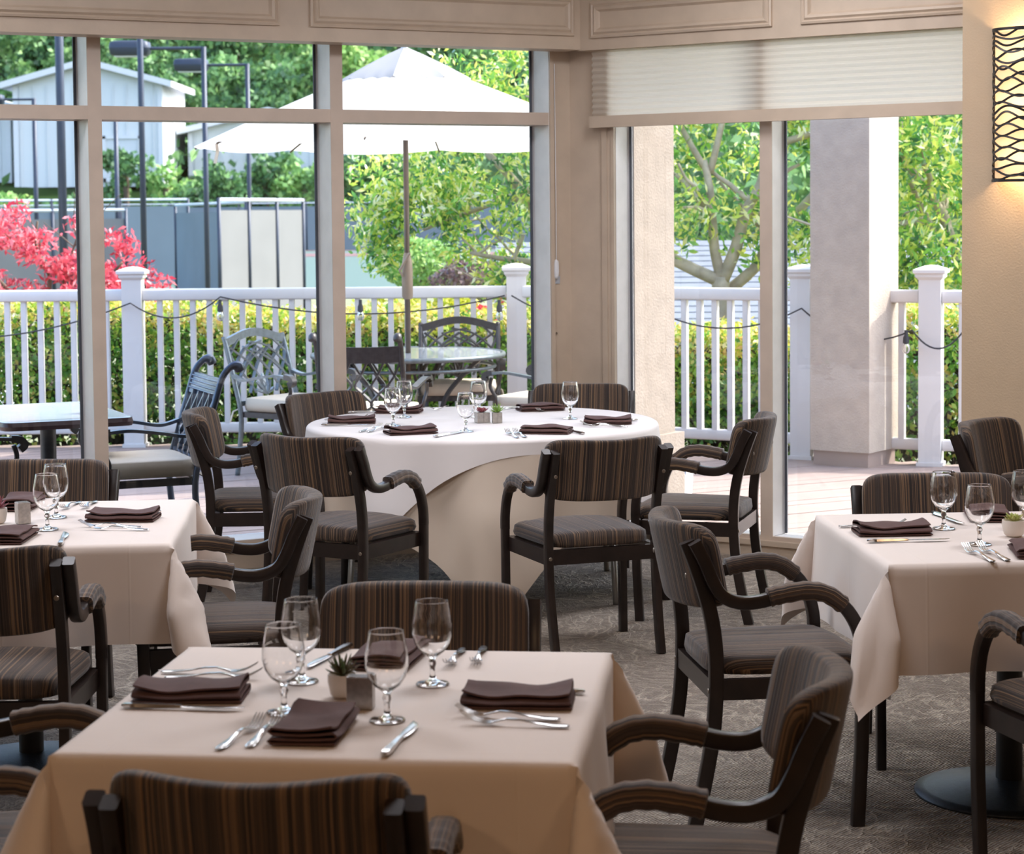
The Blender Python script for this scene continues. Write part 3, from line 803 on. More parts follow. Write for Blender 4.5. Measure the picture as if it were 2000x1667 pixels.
SET = {
 'near': dict(
  kn=[(-.753, 3.991, -8, 'dinner knife in front of the left napkin'), (-.228, 3.604, 79, 'dinner knife standing alone at the front edge'), (.136, 4.07, 172, 'dinner knife behind the right-hand napkin'), (-.357, 4.545, -108, 'dinner knife beyond the spiky plant')],
  fk=[(-.728, 4.295, -3, 'rear fork of the pair behind left napkin'), (-.712, 4.242, -3, 'fork touching the back of left napkin'), (-.524, 3.66, 74, 'outer fork of the front pair, left of front napkin'), (-.472, 3.676, 80, 'fork next to the front napkin'), (.083, 3.855, 166, 'fork touching right napkin, partly hidden'), (.098, 3.80, 168, 'foremost fork of the right-hand pair'), (-.112, 4.50, -98, 'left fork of the back pair by goblet'), (-.067, 4.515, -95, 'right fork of the back pair')],
  nap=[(-.632, 4.075, -2, 1, 'brown folded napkin at the left place'), (-.365, 3.79, 84, 2, 'brown folded napkin at the front place'), (.005, 4.0, -5, 2, 'brown folded napkin at the right place'), (-.262, 4.40, 80, 0, 'brown folded napkin behind the goblets')],
  gl=[(-.437, 3.941, 'water goblet beside left napkin'), (-.429, 4.202, 'water goblet behind the left goblet'), (-.238, 3.869, 'water goblet in front of the metal block'), (-.165, 4.168, 'water goblet before the back forks')]),
 'left': dict(
  kn=[(-1.296, 5.985, 98, 'dinner knife at the front edge'), (-1.115, 6.64, 180, 'dinner knife partly under the right napkin')],
  fk=[(-1.12, 6.32, 170, 'rear fork of the pair before right napkin'), (-1.09, 6.265, 172, 'front fork of the pair before right napkin'), (-1.425, 6.90, -96, 'left fork by the far goblet'), (-1.375, 6.915, -92, 'fork nearest the table back corner')],
  nap=[(-1.21, 6.50, -3, 2, 'brown folded napkin at the right place'), (-1.47, 6.12, 90, 0, 'brown folded napkin at the front edge'), (-1.60, 6.80, 88, 1, 'brown folded napkin behind the metal block')],
  gl=[(-1.401, 6.30, 'water goblet standing in front'), (-1.429, 6.555, 'water goblet standing behind')]),
 'right': dict(
  kn=[(.995, 5.908, 5, 'dinner knife in front of the left napkin'), (1.29, 6.46, -80, 'dinner knife behind the tall goblet')],
  fk=[(.961, 6.20, 2, 'rear fork behind the left napkin'), (.995, 6.15, 3, 'fork touching the back of left napkin'), (1.272, 5.555, 100, 'left fork of the front pair'), (1.315, 5.57, 100, 'right fork of the front pair')],
  nap=[(1.095, 6.075, 2, 1, 'brown folded napkin at the left place'), (1.44, 6.37, 84, 0, 'brown folded napkin behind the plant'), (1.42, 5.70, 84, 0, 'brown folded napkin at the frame edge')],
  gl=[(1.261, 6.151, 'water goblet standing farther left'), (1.30, 5.853, 'water goblet nearest the front forks'), (1.50, 6.16, 'water goblet cut by the frame edge')]),
 'round': dict(
  kn=[(-.85, 9.33, 0, 'dinner knife at the far left place'), (-.78, 9.92, 12, 'dinner knife behind the left napkins'), (-.331, 8.80, 60, 'dinner knife pointing inward at front'), (.04, 10.12, -130, 'dinner knife between planter and back napkin'), (.30, 8.86, 112, 'dinner knife right of the front right napkin'), (.56, 9.42, 165, 'dinner knife behind the right napkin')],
  fk=[(-.66, 9.04, 66, 'left fork of the front left pair'), (-.625, 9.03, 66, 'right fork of the front left pair'), (-.86, 9.60, 10, 'fork behind the leftmost napkin'), (.022, 8.74, 104, 'left fork of the front right pair'), (.055, 8.76, 104, 'right fork of the front right pair'), (.49, 9.19, 166, 'rear fork of the right pair'), (.50, 9.14, 168, 'front fork of the right pair'), (.20, 10.05, -115, 'fork beside the back right goblet'), (-.50, 10.10, -25, 'spoon-like fork beside the back left napkin')],
  nap=[(-.724, 9.46, 2, 1, 'brown folded napkin leftmost by the cloth edge'), (-.537, 9.93, -8, 2, 'brown folded napkin behind the left goblets'), (-.437, 8.98, 18, 1, 'brown folded napkin at front left'), (.131, 9.98, 14, 0, 'brown folded napkin at the back right'), (.421, 9.33, -4, 2, 'brown folded napkin at the far right'), (.143, 8.95, -14, 0, 'brown folded napkin at front right')],
  gl=[(-.529, 9.299, 'water goblet at the left, in front'), (-.499, 9.692, 'water goblet at the left, behind'), (-.202, 9.03, 'water goblet in front of the planters'), (-.156, 9.66, 'water goblet behind the planters'), (.261, 9.547, 'water goblet standing alone at the right')])}
for tb, d in SET.items():
    P_ = PL[tb]
    for x, y, a, lb in d['kn']: put(knife0, x, y, R(a), lb+' '+P_, 'knife', 'knives '+P_)
    for x, y, a, lb in d['fk']: put(fork0, x, y, R(a), lb+' '+P_, 'fork', 'forks '+P_)
    for x, y, a, v, lb in d['nap']: put(nap0[v], x, y, R(a), lb+' '+P_, 'napkin', 'napkins '+P_)
    for x, y, lb in d['gl']: put(gob0, x, y, rnd.uniform(0, 6), lb+' '+P_, 'glass', 'goblets '+P_)

# planters
def leaf(mb, base, az, el, L, W, T, curl=.4):
    d = Vector((cos(az)*cos(el), sin(az)*cos(el), sin(el))); sd_ = Vector((-sin(az), cos(az), 0)); up_ = sd_.cross(d)*-1
    if up_.z < 0: up_ = -up_
    V = []; prof = [(0, .45), (.3, .85), (.6, 1), (.82, .75), (.95, .3), (1, .02)]
    for t, w_ in prof:
        c = base+d*(L*t)+Vector((0, 0, 1))*curl*L*t*t
        V += [c-sd_*W*w_/2, c-up_*T*w_, c+sd_*W*w_/2, c+up_*T*w_*.4]
    n = len(prof); F = [(k*4+j, (k+1)*4+j, (k+1)*4+(j+1) % 4, k*4+(j+1) % 4) for k in range(n-1) for j in range(4)]+[((n-1)*4, (n-1)*4+1, (n-1)*4+2, (n-1)*4+3)]
    mb.add(V, F)
def succulent(root, z, mt, rings, name='succulent_leaf'):
    pl = MB(); pl.lathe([(0, -.01), (.006, -.008), (.006, .006), (0, .008)], 8, (0, 0, z)); st = pl.build('rosette', mt, root)
    rr = random.Random(5)
    for n, el, L, W, T, cu in rings:
        for k in range(n):
            m = MB(); leaf(m, Vector((0, 0, z)), 2*pi*k/n+rr.uniform(-.2, .2)+el, el+rr.uniform(-.1, .1), L*rr.uniform(.85, 1.1), W, T, cu)
            m.build('leaf', mt, st, True)
def pot(x, y, lb, mt, leafm, rings, shape='round', s=1.0, gr='potted succulents'):
    r = empty('potted_succulent', (x, y, ZT), rnd.uniform(0, .3), lb, 'plant', gr)
    if shape == 'round':
        m = MB(); m.lathe([(0, 0), (.018*s, 0), (.024*s, .006), (.029*s, .03), (.029*s, .046), (.026*s, .046), (.0255*s, .036), (0, .036)], 28); m.build('pot', mt, r, auto=50); zt = .044
    else:
        m = MB(); w_ = .024*s
        m.box(-w_*.52, 0, .023, w_, .045*s, .046); m.box(w_*.52, 0, .023, w_*.98, .043*s, .045); m.build('pot', mt, r); zt = .046
    m = MB(); m.lathe([(0, .002), (.02, 0)], 12, (0, 0, zt-.01)); m.build('soil', MT['bark2'], r)
    succulent(r, zt, leafm, rings)
    return r
SPIKY = [(8, .25, .036, .008, .003, .2), (8, .7, .038, .008, .003, .2), (6, 1.15, .042, .007, .003, .1)]
ROSE = [(9, .15, .030, .014, .003, .35), (8, .5, .027, .014, .003, .3), (6, .9, .022, .012, .003, .1)]
ROSER = [(8, .1, .030, .020, .003, .45), (7, .45, .026, .019, .003, .4), (5, .85, .020, .015, .003, .2)]
pot(-.336, 4.064, 'white pot of dark spiky succulent on the nearest table', MT['pot'], LF['dark_succ'], SPIKY)
pot(-1.585, 6.445, 'white pot of reddish succulent at the edge of the left table', MT['pot'], LF['red_succ'], SPIKY)
pot(1.431, 6.00, 'white pot of lime green rosette on the right table', MT['pot'], LF['lime_succ'], ROSE, s=1.15)
pot(-.137, 9.421, 'red rosette in a square metal planter on the round table', MT['brushed'], LF['red_succ'], ROSER, 'sq', 1.2)
pot(-.070, 9.40, 'green spiky succulent in a small metal planter on the round table', MT['potrough'], LF['green_succ'], SPIKY, 'sq', .85)
for x, y, sx, sy, sz, a, lb in ((-.294, 3.972, .050, .028, .060, -.12, 'brushed metal block holder in front of spiky plant on nearest table'), (-1.507, 6.44, .038, .04, .064, .5, 'small brushed metal block holder behind napkins on the left table')):
    r = empty('menu_block', (x, y, ZT), a, lb, 'table holder')
    m = MB(); m.box(0, 0, sz/2, sx, sy, sz); m.build('metal_block', MT['brushed'], r)
    m = MB(); m.box(0, -sy*.3, sz+.001, sx*.9, .002, .002); m.box(0, sy*.3, sz+.001, sx*.9, .002, .002); m.build('rim', MT['steel'], r)

# ------------------------------------------------------------------ deck
V_ = Vector
dk = tag(empty('deck', (0, 13, 0)), kind='structure')
dd = V_((-cos(A1), -sin(A1))); dn = V_((-sin(A1), cos(A1)))      # along the boards / away from the room
C0 = V_((CX, CY))
def fence_clip(p0, d):
    return p0
bw = .14
for k in range(-32, 47):
    off = .26+k*(bw+.006)
    a, b = -6.5, 9.0
    m = MB()
    # clip boards to the deck edge (the railing line), left part straight, right part slanting
    q0 = C0+dn*(off+bw/2)
    pts = []
    for t in [x*.05 for x in range(int(a*20), int(b*20))]:
        p = q0+dd*t
        yl = 15.62 if p.x < .05 else 15.62-(p.x-.05)*.585
        rel = p-C0
        inside2 = rel.dot(V_((sin(A2), cos(A2)))) > .20
        if p.y < yl and p.x > -6.2 and p.x < 6.0 and (off > .23 or inside2): pts.append(t)
    if len(pts) < 4: continue
    t0, t1 = pts[0], pts[-1]
    P = []
    for z in (-.03, rnd.uniform(-.0015, .0015)):
        for tt, oo in ((t0, off), (t1, off), (t1, off+bw), (t0, off+bw)):
            p = C0+dn*oo+dd*tt; P.append(V_((p.x, p.y-13, z)))
    m.hexa([P[i] for i in (1, 0, 3, 2, 5, 4, 7, 6)]); m.build('deck_board', MT['deck'], dk)
g = MB(); g.add([(-12, 3, -.04), (0, 10.6, -.04), (12, 2, -.04), (12, 8.8, -.04), (2.8, 14.0, -.04), (.05, 15.6, -.04), (-12, 15.6, -.04)], [(0, 1, 5, 6), (1, 2, 3, 4), (1, 4, 5)])
S(g.build('trim_5', MT['deck']))
# near garden strip, then open ground falling away, the court, and the rising hill
def terrain(name, mt, fn, x0, x1, y0, y1, nx, ny):
    m = MB(); m.grid(lambda u, v: (x0+(x1-x0)*u, y0+(y1-y0)*v, fn(x0+(x1-x0)*u, y0+(y1-y0)*v)), nx, ny)
    return S(m.build(name, mt, smooth=True))
def gz(x, y):
    if y < 20: return -.25
    if y < 30: return -.25-.075*(y-20)
    if y < 158: return -1.0
    if y < 175: return -1+5.2*(y-158)/17
    return 4.2+(y-175)*.16+ .8*sin(x*.07)+.0015*(y-175)**2
terrain('ground', MT['ground'], gz, -130, 110, 15.7, 158, 30, 60)
terrain('hillside', MT['hill'], gz, -150, 130, 158, 330, 30, 40)
m = MB(); m.box(-20, 110, -.985, 70, 86, .02); S(m.build('court_surface', MT['court']))
m = MB(); m.box(-20, 153.3, -.975, 70, 2.2, .02); m.box(-20, 137, -.972, 70, 10, .02); S(m.build('court_border', MT['courtred']))
m = MB(); m.box(-11, 28, -.86, 9, 7, .06); S(m.build('concrete_path', MT['barn']))

# ------------------------------------------------------------------ railing
def post(x, y, rz, lb):
    r = empty('railing_post', (x, y, 0), rz, lb, 'post', 'white railing posts')
    m = MB(); m.box(0, 0, .63, .145, .145, 1.26); m.build('post_sleeve', MT['vinyl'], r)
    m = MB(); m.box(0, 0, .012, .17, .17, .024); m.build('base_collar', MT['vinyl'], r)
    m = MB()
    lv = [(.0725, 1.225), (.090, 1.245), (.090, 1.262), (.105, 1.272), (.105, 1.292), (.085, 1.302), (.04, 1.318), (.0, 1.324)]
    V = []; F = []
    for w_, z in lv: V += [(-w_, -w_, z), (w_, -w_, z), (w_, w_, z), (-w_, w_, z)]
    for k in range(len(lv)-1):
        for j in range(4): F.append((k*4+j, k*4+(j+1) % 4, (k+1)*4+(j+1) % 4, (k+1)*4+j))
    m.add(V, F); m.build('post_cap', MT['vinyl'], r)
    return r
PO = [(-2.775, 15.47), (.035, 15.47), (1.985, 14.33), (2.76, 13.88)]
PM = (-5.59, 15.47); PE = (5.4, 13.0)
RZ = -atan2(1.14, 1.95)
post(*PM, 0, 'white railing post beyond the left frame edge')
post(*PO[0], 0, 'white capped railing post in front of the red maple')
post(*PO[1], 0, 'white capped railing post at right of the patio table')
post(*PO[2], RZ, 'white capped railing post half hidden by the square stucco column')
post(*PO[3], -.35, 'white capped railing post standing clear beside the lamp wall')
def rail_run(a, b, lb, n):
    a = V_(a); b = V_(b); d = b-a; L = d.length; ang = atan2(d.y, d.x)
    r = empty('railing_section', (a.x, a.y, 0), ang, lb, 'railing', 'white railing sections')
    for z, h, w_, nm in ((1.115, .085, .09, 'top_rail'), (.135, .075, .05, 'bottom_rail')):
        m = MB(); m.sweep([(.075, 0, z), (L-.075, 0, z)], rect(w_/2, h/2, .012), side=(0, 1, 0)); m.build(nm, MT['vinyl'], r, auto=50)
    step = (L-.15)/(n+1)
    b0 = None
    for k in range(n):
        x = .075+step*(k+1)
        if b0 is None:
            m = MB(); m.box(0, 0, .625, .040, .040, .93); m.box(0, 0, .625, .034, .046, .93); b0 = m.build('baluster', MT['vinyl'], r); o = b0
        else:
            o = b0.copy(); col.objects.link(o); o.parent = r
        o.location = (x, 0, 0)
    return r
rail_run(PM, PO[0], 'white picket railing left of the maple post', 21)
rail_run(PO[0], PO[1], 'long white picket railing behind the patio table and umbrella', 21)
rail_run(PO[1], PO[2], 'white picket railing in front of the pale-trunked tree', 17)
rail_run(PO[2], PO[3], 'short white railing behind the square stucco column', 5)
rail_run(PO[3], PE, 'white railing running off behind the lamp wall', 20)

# string lights
def lights(lb, P, bulbs):
    r = empty('string_light', P[0], 0, lb, 'string lights', 'string lights on the railing'); o_ = V_(P[0])
    pts = []
    for a, b in zip(P[:-1], P[1:]):
        a, b = V_(a), V_(b)
        for k in range(12):
            t = k/12; pts.append(a.lerp(b, t)-V_((0, 0, .13*4*t*(1-t)))-o_)
    pts.append(V_(P[-1])-o_)
    m = MB(); m.tube(pts, .006, 6); m.build('cable', MT['cable'], r)
    for x, y, z in bulbs:
        m = MB(); m.lathe([(0, .0), (.012, 0), (.012, -.03), (.02, -.05), (.022, -.085), (0, -.085)], 12); s = m.build('socket', MT['cable'], r, auto=40); s.location = V_((x, y, z))-o_
        m = MB(); m.lathe([(.014, -.085), (.026, -.105), (.028, -.125), (.018, -.15), (0, -.157)], 14); m.build('bulb', MT['glass'], s, True)
lights('black string lights drooping along the left railing', [(-4.6, 15.36, .86), (-2.775, 15.36, 1.06), (-2.12, 15.36, 1.10), (-.05, 15.36, 1.09)], [(-2.12, 15.34, 1.08), (-1.10, 15.34, 1.07), (-.09, 15.34, 1.06)])
lights('black string lights slung along the right railing', [(.0, 15.33, 1.09), (1.0, 14.75, 1.0), (1.95, 14.2, 1.03), (2.62, 13.8, .90), (2.95, 13.7, .92), (4.2, 13.3, 1.0)], [(2.58, 13.80, .90)])

# ------------------------------------------------------------------ stucco columns and bucket
def column(corner, lb, mt, plinth):
    # corner nearest us; faces parallel / perpendicular to the right window wall
    s = .43
    c = V_(corner); ex = V_((cos(A2), -sin(A2))); ey = V_((sin(A2), cos(A2)))
    ctr = c-ex*s/2+ey*s/2
    r = empty('porch_column', (ctr.x, ctr.y, 0), -A2, lb, 'column')
    m = MB(); m.box(0, 0, 1.75, s, s, 3.3 if not plinth else 3.3); m.build('shaft', mt, r)
    m = MB()
    if plinth: m.box(0, 0, .20, s+.08, s+.08, .40)
    else: m.box(0, 0, .05, s-.03, s-.03, .10)
    m.build('plinth', mt if plinth else MT['deck'], r)
column((.70, 12.0), 'pale stucco column right outside the window corner', MT['stucco2'], True)
column((2.325, 13.72), 'square grey-shaded stucco column on the deck behind the right pane', MT['stucco'], False)
r = empty('plastic_bucket', (.975, 12.5, 0), .2, 'white plastic bucket with blue printed label on the deck', 'bucket')
m = MB(); m.lathe([(0, 0), (.085, 0), (.088, .01), (.10, .19), (.106, .19), (.106, .205), (.097, .205), (.085, .02), (0, .02)], 32); m.build('pail', MT['bucketw'], r, auto=40)
m = MB(); m.grid(lambda u, v: ((.0935+.005*v)*cos(-2.6+1.3*u), (.0935+.005*v)*sin(-2.6+1.3*u), .05+.05*v+.06), 12, 2); m.build('label', MT['bucketb'], r)
m = MB(); m.tube([(.105*cos(a*.2), .105*sin(a*.2)*.3-.09, .17-.05*sin(a*.2)) for a in range(16)], .003, 6); m.build('handle', MT['rail'], r)

# ------------------------------------------------------------------ umbrella
UX, UY = -.72, 14.6
um = empty('patio_umbrella', (UX, UY, 0), 0, 'large white market umbrella open over the patio table', 'umbrella')
m = MB(); m.tube([(0, 0, .1), (0, 0, 2.82)], .019, 14); m.build('pole', MT['umbpole'], um, True)
m = MB(); m.lathe([(.030, 1.10), (.038, 1.12), (.038, 1.30), (.034, 1.36), (.022, 1.42), (.019, 1.42)], 16)
m.build('crank_housing', MT['umbhub'], um, auto=40)
m = MB(); m.tube([(-.03, -.03, 1.26), (-.05, -.05, 1.30), (.02, -.06, 1.42)], .009, 8); m.build('crank', MT['umbhub'], um)
m = MB(); m.lathe([(0, .0), (.26, .0), (.26, .05), (.06, .09), (.03, .35), (0, .35)], 28); m.build('base', MT['black'], um, auto=40)
def octa(r, ang):
    a = (ang % (pi/4))-pi/8
    return r*cos(pi/8)/cos(a)
AO = R(90-7)
def can(u, v, R0, R1, z0, z1, sag, scal=0):
    th = u*2*pi+AO; r = octa(R0+(R1-R0)*v, u*2*pi)
    a = (u*8) % 1; mid = 4*a*(1-a)
    z = z0+(z1-z0)*v - sag*mid*v*(1-.35*v) - .03*v*v
    if scal: z += -.018*abs(sin(a*pi*3))*(1 if v > .97 else 0)
    return (r*cos(th), r*sin(th), z)
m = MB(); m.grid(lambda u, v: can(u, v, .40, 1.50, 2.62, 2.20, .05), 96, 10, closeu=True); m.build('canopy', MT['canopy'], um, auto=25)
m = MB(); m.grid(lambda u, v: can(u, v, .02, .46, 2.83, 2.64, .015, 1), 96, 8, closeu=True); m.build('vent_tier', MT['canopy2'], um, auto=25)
m = MB(); m.lathe([(0, 2.90), (.014, 2.885), (.02, 2.86), (.012, 2.84), (.03, 2.825), (0, 2.82)], 12); m.build('finial', MT['whitetrim'], um, True)
for k in range(8):
    a = AO+k*pi/4
    m = MB(); m.tube([(.03*cos(a), .03*sin(a), 2.76), (.42*cos(a), .42*sin(a), 2.595), (1.49*cos(a), 1.49*sin(a), 2.155)], .007, 6); rb_ = m.build('rib', MT['umbpole'], um)
    m = MB(); m.tube([(.03*cos(a), .03*sin(a), 2.32), (.80*cos(a), .80*sin(a), 2.43)], .006, 6); m.build('strut', MT['umbpole'], rb_)
m = MB(); m.sweep([(0, 0, 0), (.005, .01, -.07), (-.012, 0, -.15)], rect(.012, .002)); o = m.build('tie_strap', MT['cushion'], um); o.location = (1.3*cos(AO+pi*.62), 1.3*sin(AO+pi*.62), 2.19)

# ------------------------------------------------------------------ patio tables
pt_ = empty('patio_table', (UX, UY, 0), 0, 'round patio table with frosted glass top around the umbrella pole', 'table')
m = MB(); m.lathe([(.022, .728), (.64, .728), (.64, .716), (.022, .716)], 64); m.build('glass_top', MT['tabletopglass'], pt_, auto=40)
m = MB(); m.tube([(.66*cos(a*2*pi/64), .66*sin(a*2*pi/64), .716) for a in range(64)], .018, 10, closed=True, caps=False); m.build('rim', MT['ironlight'], pt_, True)
m = MB(); m.tube([(.60*cos(a*2*pi/64), .60*sin(a*2*pi/64), .635) for a in range(64)], .012, 8, closed=True, caps=False); m.build('lower_ring', MT['ironlight'], pt_, True)
for k in range(4):
    a = pi/4+k*pi/2+.35
    P = crv([(.57*cos(a), .57*sin(a), .71), (.46*cos(a), .46*sin(a), .62), (.30*cos(a), .30*sin(a), .45), (.26*cos(a), .26*sin(a), .28), (.38*cos(a), .38*sin(a), .10), (.50*cos(a), .50*sin(a), .0)], 6)
    m = MB(); m.sweep(P, rect(.016, .012)); m.build('leg', MT['iron'], pt_)
m = MB(); m.tube([(.27*cos(a*2*pi/32), .27*sin(a*2*pi/32), .30) for a in range(32)], .010, 8, closed=True, caps=False); m.build('stretcher_ring', MT['iron'], pt_, True)
u1 = V_((-.91, -.415)); v1 = V_((-.415, .91)); rc_ = V_((-1.855, 10.39)); ct = rc_+u1*.33+v1*.52
sq = empty('cafe_table', (ct.x, ct.y, 0), atan2(.415, .91), 'pale-topped outdoor table with dark rounded edge and black column', 'table')
m = MB(); m.pad(.33, .52, .0205, 22, 14, lambda x, y, z: (x, y, .681+z), pw=30); m.build('table_edge', MT['tableedge'], sq, auto=60)
m = MB(); m.pad(.322, .512, .0015, 22, 14, lambda x, y, z: (x, y, .7018+z), pw=30); m.build('tabletop', MT['laminate'], sq, auto=60)
m = MB(); m.lathe([(0, .66), (.04, .66), (.04, .03), (.26, .02), (.27, 0), (0, 0)], 32); m.build('column', MT['black'], sq, auto=40)

# ------------------------------------------------------------------ cast aluminium patio chairs
def patio_chair(style, mt, name='patio_chair', wd=.28):
    r = empty(name)
    H_ = .93 if style == 'finial' else .90
    def bp(x, z):     # point on the reclined back; x in [-1,1], z height
        t = (z-.40)/.55
        return V_((x*wd, -.22-.13*t-.03*t*t, z))
    for sx in (-1, 1):
        P = crv([(sx*(wd-.01), -.27, 0), (sx*wd, -.235, .18), bp(sx, .40), bp(sx, .62), bp(sx, .80), bp(sx, H_)] if style != 'finial' else
                [(sx*(wd-.01), -.27, 0), (sx*wd, -.235, .18), bp(sx, .40), bp(sx, .62), bp(sx, .80), bp(sx, .90), V_((sx*wd, -.405, .95)), V_((sx*wd, -.44, .955)), V_((sx*wd, -.455, .93))], 5)
        rad = [.017]*len(P)
        if style == 'finial':
            for k in range(len(P)-11, len(P)): rad[k] = .017+.010*sin((k-len(P)+11)/10*pi*.8)
        m = MB(); m.tube(P, rad, 8); m.build('leg', mt, r, True)
        P = crv([(sx*.28, .235, 0), (sx*.27, .20, .12), (sx*.262, .205, .30), (sx*.262, .215, .42)], 5)
        m = MB(); m.sweep(P, rect(.018, .014)); m.build('leg', mt, r)
        # arm: flat bar sweeping forward, curl, support
        P = crv([bp(sx, .655), V_((sx*.295, -.18, .625)), V_((sx*.31, -.05, .645)), V_((sx*.315, .10, .665)), V_((sx*.312, .20, .66))], 6)
        m = MB(); m.sweep(P, rect(.022, .008), side=(1, 0, 0)); ar = m.build('armrest', mt, r)
        P = crv([(sx*.312, .20, .662), (sx*.312, .245, .655), (sx*.312, .262, .63), (sx*.312, .24, .61)], 5)
        m = MB(); m.sweep(P, rect(.022, .017), side=(1, 0, 0)); m.build('arm_curl', MT['iron'], ar)
        P = crv([(sx*.305, .215, .63), (sx*.30, .23, .57), (sx*.285, .20, .50), (sx*.265, .215, .43)], 5)
        m = MB(); m.tube(P, .012, 7); m.build('arm_support', MT['iron'], ar, True)
    # back panel
    def ztop(x):
        return H_-.035+(.055*cos(x*pi/2)**1.3 if style == 'arch' else -.008*(1-x*x))
    m = MB()
    if style == 'finial':
        V = []; n = 12
        for k in range(n+1):
            x = -1+2*k/n
            for z in (ztop(x)-.0, ztop(x)-.10):
                p = bp(x*.96, z); p.y -= .02*(1-x*x); V += [p+V_((0, .008, 0)), p-V_((0, .008, 0))]
        F = []
        for k in range(n): a = k*4; F += [(a, a+4, a+6, a+2), (a+1, a+3, a+7, a+5), (a, a+1, a+5, a+4), (a+2, a+6, a+7, a+3)]
        m.add(V, F)
        for dz in (.015, .035, .055, .075):
            m.tube([bp(x*.95, ztop(x)-dz)+V_((0, .010-.02*(1-x*x), 0)) for x in [-1+k/6 for k in range(13)]], .005, 6)
    else:
        m.sweep([bp(x, ztop(x)) for x in [-1+k/10 for k in range(21)]], rect(.013, .026))
    m.build('top_rail', mt, r)
    m = MB(); m.sweep([bp(-1, .47), bp(1, .47)], rect(.012, .016)); m.build('bottom_rail', mt, r)
    z0, z1 = .48, H_-(.12 if style == 'finial' else .05)
    bars = []
    if style == 'finial':
        for k in range(5):
            x = -.8+.4*k
            bars.append([(x, z0), (x+.22, z0+.14*(z1-z0)), (x, z0+.36*(z1-z0)), (x-.16, .5*(z0+z1)), (x, z0+.70*(z1-z0)), (x+.2, z1)])
            bars.append([(x, z0), (x-.22, z0+.14*(z1-z0)), (x, z0+.36*(z1-z0)), (x+.16, .5*(z0+z1)), (x, z0+.70*(z1-z0)), (x-.2, z1)])
    else:
        for k in range(4):
            x = -.9+.45*k
            bars.append([(x-.1, z0+.05), (x+.05, z0+.12), (x+.4, z0+.25), (min(.97, x+.9), z1-.02)])
            bars.append([(-(x-.1), z0+.05), (-(x+.05), z0+.12), (-(x+.4), z0+.25), (-min(.97, x+.9), z1-.02)])
        for k in range(3):
            bars.append([(-.97, z0+.10+.1*k), (-.4, z0+.25+.09*k), (.2, z0+.33+.05*k)]); bars.append([(.97, z0+.10+.1*k), (.4, z0+.25+.09*k), (-.2, z0+.33+.05*k)])
    for b in bars:
        m = MB(); P = crv([bp(max(-.98, min(.98, x)), z) for x, z in b], 4); m.sweep(P, rect(.010, .006), side=None); m.build('lattice_bar', mt, r)
    if style == 'arch':
        m = MB()
        for k in range(7):
            a = pi*(k+.5)/7; q = [bp(.02+.30*t*cos(a), .52+.13*t*sin(a)) for t in (0, .5, 1)]
            m.sweep(q, lambda i: rect(.014*(1, 1.2, .4)[i], .008))
        m.build('shell_ornament', mt, r)
    m = MB()
    m.box(0, -.215, .40, 2*wd, .03, .035); m.box(0, .21, .40, .53, .03, .035)
    for sx in (-1, 1): m.box(sx*.262, 0, .40, .026, .42, .035)
    m.build('seat_frame', MT['iron'], r)
    m = MB(); m.pad(.265, .245, .045, 14, 9, lambda x, y, z: (x, y+.005, .463+z), pw=9, back=.95); cu = m.build('seat_cushion', MT['cushion'], r, True, True)
    for sx in (-1, 1):
        m = MB(); m.sweep([(sx*.26, -.24, .44), (sx*.30, -.27, .42), (sx*.32, -.28, .35)], rect(.012, .003)); m.build('tie', MT['cushion'], cu)
    return r
def pc(style, mt, x, y, a, lb, wd=.28):
    o = patio_chair(style, mt, wd=wd); o.location = (x, y, 0); o.rotation_euler = (0, 0, R(a)); tag(o, lb, 'patio chair', 'cast aluminium patio chairs'); return o
pc('finial', MT['ironblue'], -1.86, 10.42, 112, 'blue-grey cast patio chair with scrolled posts beside the pale-topped table')
pc('finial', MT['iron'], -.875, 13.12, -9, 'dark cast patio chair with back to the window, in front of patio table', .262)
pc('arch', MT['ironlight'], -1.42, 13.75, 234, 'pale grey arched-back patio chair left of the patio table by the railing')
pc('arch', MT['iron'], -.38, 14.90, 180, 'dark arched lattice patio chair behind the patio table')
pc('finial', MT['ironlight'], .20, 13.75, 62, 'patio chair right of the patio table, mostly hidden by the window jamb')
pc('finial', MT['iron'], -2.66, 10.0, -64, 'dark patio chair at the left frame edge, only its arm curl in view')

